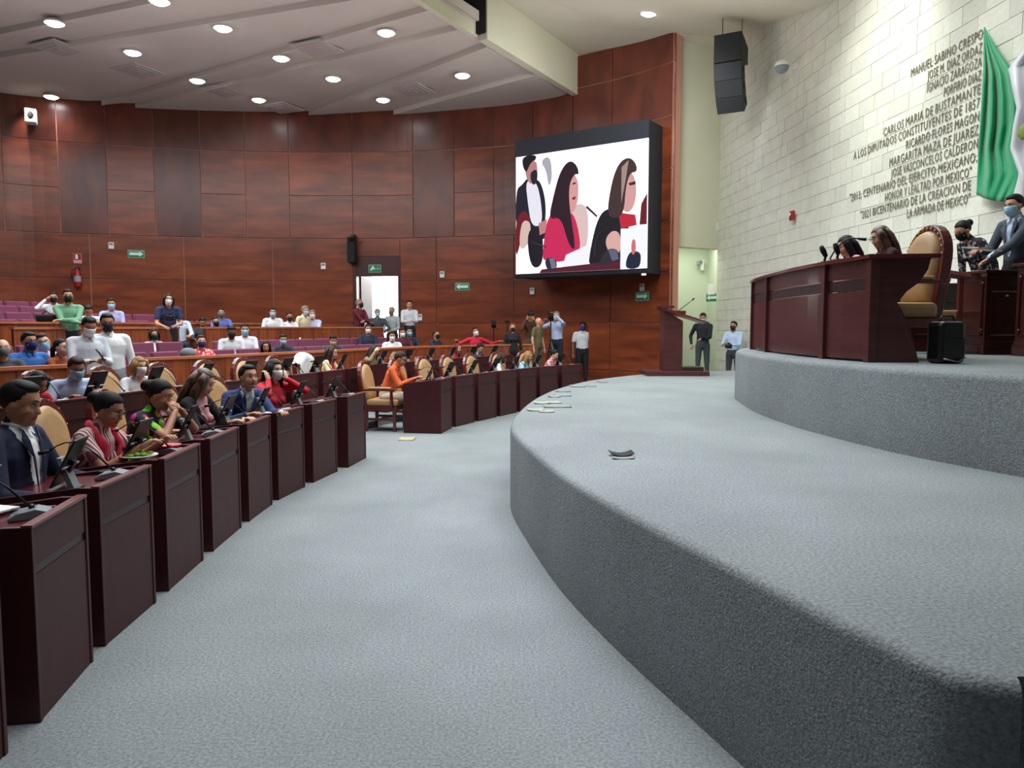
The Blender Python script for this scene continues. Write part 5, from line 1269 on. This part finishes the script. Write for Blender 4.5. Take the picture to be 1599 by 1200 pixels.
person('woman with long brown hair in black blazer and pink top looking down', (p.x, p.y, 0), norm_deg(S1[5]) - 8, h=1.62, lean=8, hp=26, hy=10, fem=True, top=C('black_blazer', (24, 24, 28)), inner=C('pink_top', (222, 160, 166)), style='open', skin='light', hair='long', hairc='brown2', vox=.01, near=True, arms=((-.12, .42, .80), (.12, .40, .80)))
p = at_desk(S1[6], .60, .0)
person('man in bright blue suit leaning forward, one hand on the desk', (p.x, p.y, 0), norm_deg(S1[6]) - 22, h=1.70, lean=24, hp=0, hy=-8, top=BLUES, inner=WHITES, style='suit', collar=WHITES, skin='tan', hair='short', vox=.01, near=True, arms=((-.05, .62, .80), (.25, .52, .80)), fingers=(.1, .3))
p = at_desk(S1[7], .64, .0)
person('woman in red sweater and white mask raising both hands to her hair', (p.x, p.y, 0), norm_deg(S1[7]) - 20, h=1.62, lean=8, hp=6, hy=0, fem=True, girth=1.1, top=C('red_sweater', (190, 28, 48)), skin='light', hair='long', mask=MK['white'], vox=.011, near=True, arms=((-.125, .15, 1.04), (.125, .15, 1.04)), poles=((-1, .6, -1.2), (1, .6, -1.2)), handdir=((.1, -.4, 1), (-.1, -.4, 1)), fingers=(.8, .8))
# plate of food and clutter
def desk_pt(S, x, y): c, n, rz = S; v = Vector((c.x, c.y)) + n * y + Vector((n.y, -n.x)) * x; return v
v = desk_pt(S1[3], .17, -.2); r = empty('food_plate', (v.x, v.y, .79)); tag(r, 'white plate of green salad in front of the woman with the red shawl', 'plate')
m = MB(); m.lathe([(.03, 0), (.06, .004), (.105, .02), (.11, .024), (.10, .02)], n=20); m.build('plate', WHITE, r, smooth=True)
for k in range(14): m = MB(); a = k * 2.4; rr_ = .012 + .006 * (k % 9); m.ell((rr_ * math.cos(a), rr_ * math.sin(a), .022 + .006 * (k % 3)), (.026, .018, .010), rot=Matrix.Rotation(a, 3, 'Z'), nu=8, nv=5); m.build('salad_leaf', mat('salad_green', (128, 176, 50), .6) if k % 3 else mat('salad_pale', (206, 214, 140), .6), r, smooth=True)
v = desk_pt(S1[3], -.02, -.26); m = MB(); m.lathe([(.02, 0), (.05, .005), (.075, .03), (.078, .034), (.06, .02)], n=16); o = m.build('red_bowl', mat('red_plastic', (196, 30, 50), .4), loc=(v.x + .1, v.y + .16, .79), smooth=True); tag(o, 'small red bowl beside the plate of salad', 'bowl')
v = desk_pt(S1[1], -.16, -.38); m = MB(); m.box(-.15, .1, -.1, .1, 0, .008); o = m.build('paper_sheets', PAPER, loc=(v.x, v.y, .775), rz=1.3); tag(o, 'white papers on the desk nearest the left edge', 'papers')
v = desk_pt(S1[6], .1, -.2); m = MB(); m.box(-.1, .1, -.07, .07, 0, .006); o = m.build('paper_sheets', PAPER, loc=(v.x, v.y, .785), rz=.9); tag(o, 'white papers by the hand of the man in the blue suit', 'papers')

# ---- first row, far block
p = at_desk(SB[0], .94, .0)
person('man in orange shirt with grey yoke writing at the far block corner desk', (p.x - .02, p.y, 0), norm_deg(SB[0]) + 4, h=1.62, lean=19, hp=28, hy=6, top=C('orange_shirt', (208, 92, 42)), bottom=C('beige_trousers', (200, 190, 170)), inner=C('grey_yoke', (120, 124, 120)), style='vneck', skin='brown', hair='short', hairc='brown', vox=.011, near=False, arms=((-.08, .46, .80), (.12, .46, .80)), collar=C('orange_shirt', (208, 92, 42)))
p = at_desk(SB[4], .64, .3); person('woman with short brown hair in white top turned to her neighbour, front row', (p.x, p.y, 0), norm_deg(SB[4]) + 30, seat=.40, h=1.48, lean=20, hp=10, fem=True, top=WHITES, skin='light', hair='bob', hairc='brown', hy=20)
p = at_desk(SB[5], .60, .2); person('woman with long fair hair and light blue sleeveless top, front row', (p.x, p.y, 0), norm_deg(SB[5]) + 10, seat=.40, h=1.5, lean=20, hp=18, fem=True, top=C('pale_blue_top', (150, 196, 220)), skin='light', hair='long', hairc='blonde', sleeve='short')
p = at_desk(SB[6], .60, .15); person('woman with dark hair in red and white blouse reading, front row', (p.x, p.y, 0), norm_deg(SB[6]) + 20, seat=.40, h=1.52, lean=20, hp=24, fem=True, top=C('red_white_blouse', (200, 40, 60), kind='stripez', col2=(226, 210, 212), scale=9), skin='light', hair='bun', sleeve='short')
# ---- second row, near block
p = at_desk(S2[2], .66, -.25); person('woman with dark hair and red top looking down behind the navy-suited man', (p.x, p.y, .10), norm_deg(S2[2]) - 10, seat=.43, h=1.45, lean=24, hp=34, fem=True, top=C('red_top', (170, 30, 44)), skin='brown', hair='bob', vox=.012)
p = at_desk(S2[3], .62, .0); person('man in light blue shirt and blue mask looking down, second row', (p.x, p.y, .10), norm_deg(S2[3]) - 28, seat=.46, h=1.60, lean=18, hp=24, hy=-6, girth=1.15, top=LBLUE, skin='brown', hair='short', hairc='brown', mask=MK['blue'], near=True, vox=.012, collar=LBLUE, arms=((-.16, .40, .82), (.16, .40, .82)))
p = at_desk(S2[4], .62, -.05); person('woman with blonde hair in white top and white mask, second row', (p.x, p.y, .10), norm_deg(S2[4]) - 18, seat=.43, h=1.52, lean=10, hp=10, hy=0, fem=True, girth=1.1, top=WHITES, skin='light', hair='bob', hairc='blonde', mask=MK['white'], near=True, vox=.012, style='vneck', inner=SKIN['light'])
p = at_desk(S2[9], .56, 0); person('woman with curly brown hair in cream top and red scarf, second row', (p.x, p.y, .10), norm_deg(S2[9]) + 5, seat=.45, h=1.52, lean=8, hp=12, fem=True, top=C('cream_top', (216, 206, 160)), inner=C('red_top', (170, 30, 44)), style='open', skin='light', hair='long', hairc='brown', vox=.014)
p = at_desk(S2B[0], .62, 0); person('woman in khaki top resting her head on one hand, second row', (p.x, p.y, .10), norm_deg(S2B[0]) - 10, seat=.45, h=1.52, lean=16, hp=14, roll=-14, fem=True, top=C('khaki_top', (132, 112, 82)), skin='light', hair='long', hairc='brown', arms=((-.12, .42, .82), (.10, .30, 1.06)))
p = at_desk(S2B[4], .60, .35); person('woman with red hair and red top turned aside, second row', (p.x, p.y, .10), norm_deg(S2B[4]) + 20, seat=.41, h=1.48, lean=10, hp=10, hy=-20, fem=True, top=C('crimson_top', (150, 26, 40)), skin='light', hair='long', hairc='red')
p = at_desk(S2B[5], .62, .4); person('man in grey jacket and pale blue shirt reading, second row', (p.x, p.y, .10), norm_deg(S2B[5]) - 5, seat=.41, h=1.56, lean=22, hp=30, top=C('grey_jacket', (74, 80, 86)), inner=LBLUE, style='suit', skin='tan', hair='short')
# white jacket over a chair of the second row
pc = at_desk(S2[8], 1.16, -.0)

# ---- gallery and standing people: px of head, depth, floor, extra
def gp(label, px, d, z, pose, hy_deg=None, **k):
    x = X(px, d); a = hd(x, d) if hy_deg is None else hy_deg
    return person(label, (x, d, z), a, pose, **k)
LAPA = ((-.10, .34, .66), (.10, .34, .66)); CROSS = ((.12, .26, 1.14), (-.12, .26, 1.10)); PHONE = ((-.06, .34, 1.12), (.08, .34, 1.10)); CROSSP = ((-1, .2, -.6), (1, .2, -.6))
TOW = -62   # heading roughly towards the camera
gp('man with grey mask cut by the left edge, lower gallery', 4, 8.2, .26, 'sit', -50, h=1.5, lean=2, hp=0, mask=MK['grey'], top=C('dark_grey', (60, 64, 70)), skin='light', hair='bald', girth=1.1, vox=.012)
gp('man in blue short-sleeved shirt and navy mask, lower gallery', 43, 8.75, .28, 'sit', -28, h=1.62, lean=2, hp=4, mask=MK['navy'], top=C('mid_blue_shirt', (54, 104, 176)), skin='brown', sleeve='short', girth=1.18, near=True, vox=.012, collar=C('mid_blue_shirt', (54, 104, 176)))
gp('man in pale pink shirt and blue mask tilting his head, lower gallery', 67, 9.2, .28, 'sit', -48, h=1.58, lean=2, hp=6, roll=14, mask=MK['blue'], top=C('pale_pink_shirt', (214, 190, 206)), skin='light', hairc='brown', glasses=True, vox=.012)
gp('woman with dark hair and orange top seated beside the standing man', 89, 8.9, .26, 'sit', -10, h=1.48, lean=4, hp=4, fem=True, hair='pony', top=C('rust_top', (150, 74, 40)), skin='light', vox=.012)
gp('standing man in white shirt and white mask reading his phone', 136, 8.9, .10, 'stand', -42, h=1.65, lean=5, hp=28, mask=MK['white'], arms=PHONE, top=C('off_white_shirt', (206, 212, 222)), skin='brown', near=True, vox=.012, bottom=JEANS, girth=1.15, collar=C('off_white_shirt', (206, 212, 222)))
gp('stout standing man in white shirt and black mask', 169, 9.1, .10, 'stand', -56, h=1.68, lean=0, hp=10, mask=MK['black'], arms=((-.24, .14, .86), (.24, .2, .9)), top=WHITES, skin='brown', near=True, vox=.012, girth=1.3, collar=WHITES, bottom=C('pale_trousers', (150, 156, 160)))
gp('woman in white top and black mask slumped in a purple seat', 242, 12.9, .36, 'sit', -50, h=1.5, lean=-6, hp=8, roll=8, fem=True, hair='bob', mask=MK['black'], top=WHITES)
gp('woman in red patterned top and dark mask, front of the lower gallery', 315, 11.9, .26, 'sit', -55, h=1.5, lean=-4, hp=4, fem=True, hair='short', hairc='brown', mask=MK['navy'], top=C('red_lace_top', (226, 190, 196), kind='spots', col2=(190, 40, 60), scale=30), skin='light', girth=1.15)
gp('man in white shirt and black mask looking at a phone, lower gallery', 361, 13.3, .38, 'sit', -62, h=1.6, lean=8, hp=26, mask=MK['black'], top=WHITES, skin='dark', arms=LAPA)
gp('man in white shirt and blue mask beside the one with a phone', 383, 13.8, .40, 'sit', -66, h=1.62, lean=4, hp=10, mask=MK['blue'], top=WHITES, skin='brown', arms=LAPA)
gp('woman with dark hair, only her head above the barrier', 415, 12.9, .20, 'sit', -70, h=1.42, lean=8, hp=14, fem=True, hair='long', skin='tan', top=C('dark_grey', (60, 64, 70)))
gp('man in dark navy jacket and blue mask, lower gallery front', 442, 13.6, .26, 'sit', -64, h=1.5, lean=2, hp=12, mask=MK['blue'], top=C('navy_jacket', (34, 40, 60)), skin='brown')
gp('dark-haired person bending low behind the curly-haired woman', 519, 14.6, .26, 'sit', -70, h=1.5, lean=14, hp=26, mask=MK['beige'], top=C('dark_grey', (60, 64, 70)), skin='brown')
gp('man in navy top and white mask at the right end of the purple seats', 575, 17.2, .40, 'sit', -72, h=1.6, lean=2, hp=6, mask=MK['white'], top=C('navy_jacket', (34, 40, 60)), skin='brown', arms=LAPA)
gp('man in white shirt and white mask, first of three past the seats', 612, 16.6, .26, 'sit', -72, h=1.56, lean=2, hp=8, mask=MK['white'], top=WHITES, skin='brown')
gp('man in maroon top and white mask, middle of three past the seats', 628, 17.4, .32, 'sit', -68, h=1.58, lean=2, hp=6, mask=MK['white'], top=C('maroon_top', (84, 28, 42)), skin='brown')
gp('man in navy shirt and blue mask, last of three past the seats', 639, 17.6, .34, 'sit', -72, h=1.58, lean=2, hp=6, mask=MK['blue'], top=C('navy_jacket', (34, 40, 60)), skin='brown')
gp('man with black mask turned right, low behind the barrier', 678, 17.6, .30, 'sit', -30, h=1.52, lean=4, hp=0, mask=MK['black'], top=C('navy_jacket', (34, 40, 60)), skin='tan', hairc='brown')
gp('man in red shirt and white mask leaning on the barrier with spread arms', 741, 18.2, .32, 'sit', -72, h=1.64, lean=8, hp=-4, roll=10, mask=MK['white'], top=C('bright_red', (206, 32, 60)), skin='brown', arms=((-.55, .25, .92), (.50, .25, .94)), poles=((-1, 0, -.4), (1, 0, -.4)))
# upper gallery
gp('man in white shirt and black mask seated against the wall, upper gallery', 88, 15.0, 1.02, 'sit', -62, h=1.62, lean=4, hp=4, mask=MK['black'], top=WHITES, skin='brown', arms=((-.1, .3, .8), (.12, .22, 1.1)))
gp('standing person in green striped shirt and black mask with folded arms', 110, 12.3, .56, 'stand', -56, h=1.66, lean=0, hp=4, mask=MK['black'], top=C('green_shirt', (66, 128, 92), kind='stripe', col2=(132, 178, 148), scale=22), skin='tan', hair='short', arms=CROSS, poles=CROSSP, near=True, vox=.012)
gp('man in white shirt bowing his head low, upper gallery', 141, 14.3, .80, 'sit', -60, h=1.56, lean=14, hp=34, top=WHITES, skin='brown')
gp('man in pale blue shirt and blue mask, upper gallery', 177, 14.6, .88, 'sit', -62, h=1.62, lean=2, hp=8, mask=MK['blue'], top=C('lavender_shirt', (160, 168, 210)), skin='brown', arms=LAPA)
gp('photographer in navy T-shirt with camera strap leaning on the barrier', 264, 14.35, .58, 'stand', -58, h=1.68, lean=16, hp=4, roll=-6, mask=MK['white'], top=C('navy_tshirt', (38, 46, 84)), skin='tan', sleeve='short', hair='bob', glasses=True, arms=((-.08, .40, 1.04), (.12, .42, 1.02)))
gp('man in pale shirt and white mask behind the navy photographer', 281, 15.6, .70, 'sit', -62, h=1.62, lean=4, hp=12, mask=MK['white'], top=C('pale_shirt', (190, 204, 222)), skin='brown')
gp('person of whom only dark hair shows behind a purple seat', 317, 16.2, .60, 'sit', -62, h=1.5, lean=6, hp=30, top=C('dark_grey', (60, 64, 70)), skin='brown')
gp('woman with black mask leaning against the man in blue, upper gallery', 338, 16.0, .60, 'sit', -62, h=1.5, lean=4, hp=6, roll=14, fem=True, mask=MK['black'], top=C('black_top', (26, 26, 30)), skin='tan')
gp('man in blue shirt and dark mask, upper gallery centre', 347, 16.6, .76, 'sit', -64, h=1.58, lean=0, hp=0, mask=MK['grey'], top=C('denim_shirt', (84, 100, 168)), skin='brown')
gp('man in white shirt and blue mask standing at the upper barrier', 427, 17.4, .40, 'stand', -68, h=1.66, lean=8, hp=6, mask=MK['blue'], top=WHITES, skin='brown', arms=((-.1, .36, 1.08), (.14, .36, 1.08)))
gp('woman in white with black mask beside the grey-haired man', 453, 17.6, .52, 'sit', -64, h=1.62, lean=2, hp=10, fem=True, mask=MK['black'], hair='pony', top=WHITES, skin='brown', seat=.62)
gp('grey-haired man in pale yellow shirt turned right at the upper barrier', 471, 17.9, .44, 'stand', -25, h=1.68, lean=10, hp=12, mask=MK['blue'], top=C('pale_yellow', (220, 220, 186)), skin='tan', hairc='grey')
gp('man in cap, light blue shirt and white mask with folded arms', 489, 18.2, .40, 'stand', -74, h=1.62, lean=4, hp=4, mask=MK['white'], top=C('sky_shirt', (186, 200, 232)), skin='tan', hairc='grey', arms=CROSS, poles=CROSSP)
gp('tall man in maroon shirt with folded arms at the doorway', 562, 19.6, .60, 'stand', -30, h=1.72, lean=0, hp=-8, mask=MK['black'], top=C('maroon_shirt', (96, 22, 40)), skin='brown', hairc='grey', arms=CROSS, poles=CROSSP)
gp('man in dark grey sweater and blue mask in front of the doorway', 590, 19.8, .46, 'stand', -72, h=1.62, lean=0, hp=4, mask=MK['blue'], top=C('charcoal_sweater', (58, 66, 72)), skin='brown', hairc='grey', girth=1.15, arms=((-.12, .26, .98), (.14, .26, .98)), poles=CROSSP)
gp('man in light grey shirt and dark mask against the bright doorway', 613, 20.3, .50, 'stand', -110, h=1.64, lean=0, hp=0, mask=MK['grey'], top=C('light_grey_shirt', (158, 168, 168)), skin='brown', hairc='grey', arms=((-.1, .24, .98), (.12, .24, .98)))
gp('man in white striped shirt holding his hands together right of the doorway', 640, 20.4, .62, 'stand', -80, h=1.70, lean=0, hp=6, top=C('white_striped', (214, 216, 222), kind='stripe', col2=(190, 194, 204), scale=20), skin='tan', arms=PHONE)
# floor near the far wall
gp('woman in black dress and black mask standing behind the front row', 800, 18.0, .26, 'stand', -75, h=1.42, lean=0, hp=0, fem=True, hair='pony', hairc='orange', mask=MK['black'], top=C('black_top', (26, 26, 30)), bottom=C('black_top', (26, 26, 30)), skin='light', girth=1.15)
gp('photographer in brown shirt holding a camera to the face behind the man in khaki', 829, 19.35, .26, 'stand', -95, h=1.76, lean=0, hp=-4, hy=10, top=C('brown_shirt', (84, 56, 38)), bottom=C('khaki_trousers', (92, 84, 62)), skin='tan', arms=((-.09, .24, 1.50), (.09, .24, 1.50)), poles=((-.5, .1, -1), (.5, .1, -1)))
gp('man in khaki vest and orange mask standing sideways before the photographer', 839, 18.75, .26, 'stand', -35, h=1.58, lean=2, hp=0, hy=0, mask=mat('mask_orange', (232, 96, 44), .8), top=C('khaki_vest', (110, 98, 66)), bottom=C('khaki_trousers', (92, 84, 62)), skin='light', hair='bald', sleeve='short')
_, qb = gp('cameraman in light blue shirt and mask behind a tripod camera', 869, 19.1, .26, 'stand', -105, h=1.74, lean=0, hp=-4, hy=0, mask=MK['white'], top=C('sky_shirt', (186, 200, 232)), bottom=C('dark_jeans', (28, 32, 44)), skin='tan', hairc='grey', arms=((-.02, .26, 1.62), (.28, .26, 1.46)), poles=((-1, 0, -1), (1, 0, -.8)))
gp('man in white polo shirt and bright blue mask standing by the wall', 909, 20.0, .0, 'stand', -88, h=1.74, lean=0, hp=4, mask=MK['royal'], top=WHITES, skin='dark', sleeve='short', girth=1.1, collar=WHITES)
gp('man in black shirt and grey trousers holding a phone behind the lectern', 1097, 17.6, .28, 'stand', -110, h=1.66, lean=2, hp=20, mask=MK['blue'], top=C('black_shirt', (24, 26, 38)), bottom=JEANS, skin='brown', arms=((-.02, .28, 1.04), (.25, .08, .9)))
gp('cameraman in pale blue shirt and black mask standing against the stone wall', 1145, 17.2, .12, 'stand', -120, h=1.62, lean=0, hp=4, hy=-15, mask=MK['black'], top=LBLUE, bottom=JEANS, skin='brown', arms=((-.03, .32, 1.06), (.12, .30, 1.1)))
# presidium
gp('dark-haired woman reading at the presidium, face behind the microphone', 1338, 8.2, HT, 'sit', 178, seat=.52, h=1.54, lean=12, hp=24, fem=True, hair='long', skin='light', top=C('pink_top', (222, 160, 166)), near=True, vox=.011)
gp('woman with long light-streaked hair and glasses reading at the presidium', 1390, 7.6, HT, 'sit', 176, seat=.53, h=1.56, lean=10, hp=22, fem=True, hair='long', hairc='brown2', skin='light', glasses=True, top=C('dark_red_print', (60, 28, 36), var=.3, vscale=20), near=True, vox=.010)
gp('man in grey suit and blue mask standing and holding papers at the right edge', 1582, 8.3, HT, 'stand', 192, h=1.74, lean=4, hp=14, mask=MK['blue'], top=C('slate_suit', (66, 74, 86)), inner=LBLUE, style='suit', collar=LBLUE, skin='tan', near=True, vox=.010, arms=((.02, .36, 1.02), (.18, .34, 1.12)), fingers=(.6, .6))
gp('woman with dark hair bun and patterned blouse bending over the carved desk', 1533, 8.75, HT, 'stand', 190, h=1.60, lean=30, hp=34, fem=True, hair='bun', skin='tan', top=C('patterned_blouse', (170, 166, 170), kind='spots', col2=(36, 34, 44), scale=22), vox=.011, mask=MK['black'])
finish_people()

# props held by people ---------------------------------------------------------
def local_prop(name, label, cat, px, py, d, build, rz=0): p = at_d(px, py, d); r = empty(name, tuple(p), rz); tag(r, label, cat); build(r); return r
def cam_body(r):
    m = MB(); m.box(-.07, .07, -.04, .04, -.05, .05); m.build('body', BLACK, r, bevel=.008); m = MB(); m.lathe([(.036, .03), (.04, .06), (.04, .14), (.046, .17), (.03, .165)], n=12, axis='y'); m.build('lens', BLACK, r, smooth=True); m = MB(); m.box(-.03, .03, -.03, .03, .05, .08); m.build('viewfinder', BLACK, r)
local_prop('photo_camera', 'black photo camera held up by the photographer in brown', 'camera', 829, 491, 18.98, cam_body, R(185))
local_prop('photo_camera', 'black camera carried by the man against the stone wall', 'camera', 1138, 541, 16.85, cam_body, R(150))
local_prop('photo_camera', 'black camera hanging on the chest of the navy photographer', 'camera', 266, 497, 13.95, cam_body, R(200))
def phone(r): m = MB(); m.box(-.04, .04, -.006, .006, -.08, .08); m.build('body', BLACK, r, bevel=.003); m = MB(); m.box(-.036, .036, -.008, -.006, -.074, .074); m.build('screen', mat('tablet_screen'), r)
o = local_prop('smartphone', 'dark red phone held by the man with the white mask', 'phone', 157, 555, 8.55, phone, R(-30)); o.rotation_euler = (R(40), R(30), R(-30))
o = local_prop('smartphone', 'dark phone held by the man behind the lectern', 'phone', 1098, 529, 17.25, phone); o.rotation_euler = (R(60), 0, 0)
def tripod(h_, head_cam):
    def b(r):
        for k in range(3): a = k * 2.094 + .4; m = MB(); m.tube([(0, 0, h_ * .62), (.10 * math.cos(a), .10 * math.sin(a), h_ * .35), (.28 * math.cos(a), .28 * math.sin(a), 0)], [.016, .014, .012], 6); m.build('leg', BLACK if k else GREY, r)
        m = MB(); m.tube([(0, 0, h_ * .55), (0, 0, h_ * .93)], .014, 8); m.build('centre_column', BLACK, r); m = MB(); m.ell((0, 0, h_ * .62), (.035, .035, .04)); m.build('collar', BLACK, r, smooth=True)
        m = MB(); m.box(-.06, .06, -.05, .05, h_ * .92, h_ * .96); m.tube([(0, 0, h_ * .93), (.12, .18, h_ * .88)], .008, 5); m.build('pan_head', BLACK, r)
        if head_cam: m = MB(); m.box(-.06, .06, -.12, .12, h_ * .96, h_ * .96 + .12); m.tube([(0, -.1, h_ * .96 + .06), (0, -.22, h_ * .96 + .06)], [.04, .05], 10); m.build('video_camera', BLACKM, r)
    return b
def ground(name, label, cat, px, d, z, build): r = empty(name, (X(px, d), d, z)); tag(r, label, cat); build(r)
ground('tripod', 'tripod with small video camera left of the woman in black', 'tripod', 771, 18.6, .26, tripod(1.42, True))
ground('tripod', 'slim closed black stand beside the tripod with camera', 'tripod', 792, 18.8, .26, tripod(1.55, False))
ground('tripod', 'black tripod and camera in front of the cameraman in light blue', 'tripod', 860, 18.6, .26, tripod(1.62, True))
def sheets(r): 
    for k in range(3): m = MB(); m.box(-.15, .15, -.11, .11, k * .004, k * .004 + .002); o = m.build('sheet', PAPER, r); o.rotation_euler.z = k * .06
o = local_prop('paper_sheaf', 'sheaf of white papers held by the man in the grey suit', 'papers', 1533, 390, 7.95, sheets, R(8)); o.rotation_euler = (R(6), R(6), R(8))
# jacket over a chair back in the second row
pc = at_desk(S2[9], .92, .02); cn = S2[9][1]; a_ = math.atan2(cn.y, cn.x) - math.pi / 2
r = empty('white_jacket', (pc.x, pc.y, .10), a_); tag(r, 'white jacket draped over a chair back in the second row', 'jacket')
def jk():
    mb = MB(); vs = []; nu_, nv_ = 14, 12
    for i in range(nu_ + 1):
        t = i / nu_; 
        for j in range(nv_ + 1):
            a = math.pi * (j / nv_); x = -.22 * math.cos(a) * (1.0)
            zt_ = 1.09 - .16 * (abs(x) / .22) ** 2.4
            dy = -.06 + .12 * t if .3 < t < .7 else (-.075 - .0 if t <= .3 else .085)
            drop = 0 if .3 < t < .7 else (.34 * (.3 - t) / .3 if t <= .3 else .42 * (t - .7) / .3)
            vs.append((x * 1.03, dy - .02 + .012 * math.sin(j * 1.7 + i), zt_ - drop + .008 * math.sin(j * 2.1)))
    W_ = nv_ + 1; mb.add(vs, [(i * W_ + j, i * W_ + j + 1, (i + 1) * W_ + j + 1, (i + 1) * W_ + j) for i in range(nu_) for j in range(nv_)])
    o = mb.build('cloth', WHITES, r, smooth=True); sd = o.modifiers.new('s', 'SOLIDIFY'); sd.thickness = .01
jk()
def bagb(r): m = MB(); m.ell((0, 0, .07), (.12, .09, .09)); m.build('body', C('grey_bag', (110, 118, 126)), r, smooth=True); m = MB(); m.tube([(-.05, 0, .13), (-.03, 0, .18), (.03, 0, .18), (.05, 0, .13)], .01, 6); m.build('strap', BLACKM, r)
local_prop('backpack', 'grey backpack on the lower gallery barrier beside the woman in red', 'bag', 294, 560, 11.0, bagb)
def bagc(r): m = MB(); m.box(-.14, .14, -.08, .08, 0, .12); m.build('body', BLACKM, r, bevel=.03); m = MB(); m.tube([(-.1, 0, .1), (0, 0, .18), (.1, 0, .1)], .01, 5); m.build('strap', BLACK, r, smooth=True)
local_prop('camera_bag', 'small black bag lying on the rear parapet of the upper gallery', 'bag', 73, 503, 12.2, bagc)
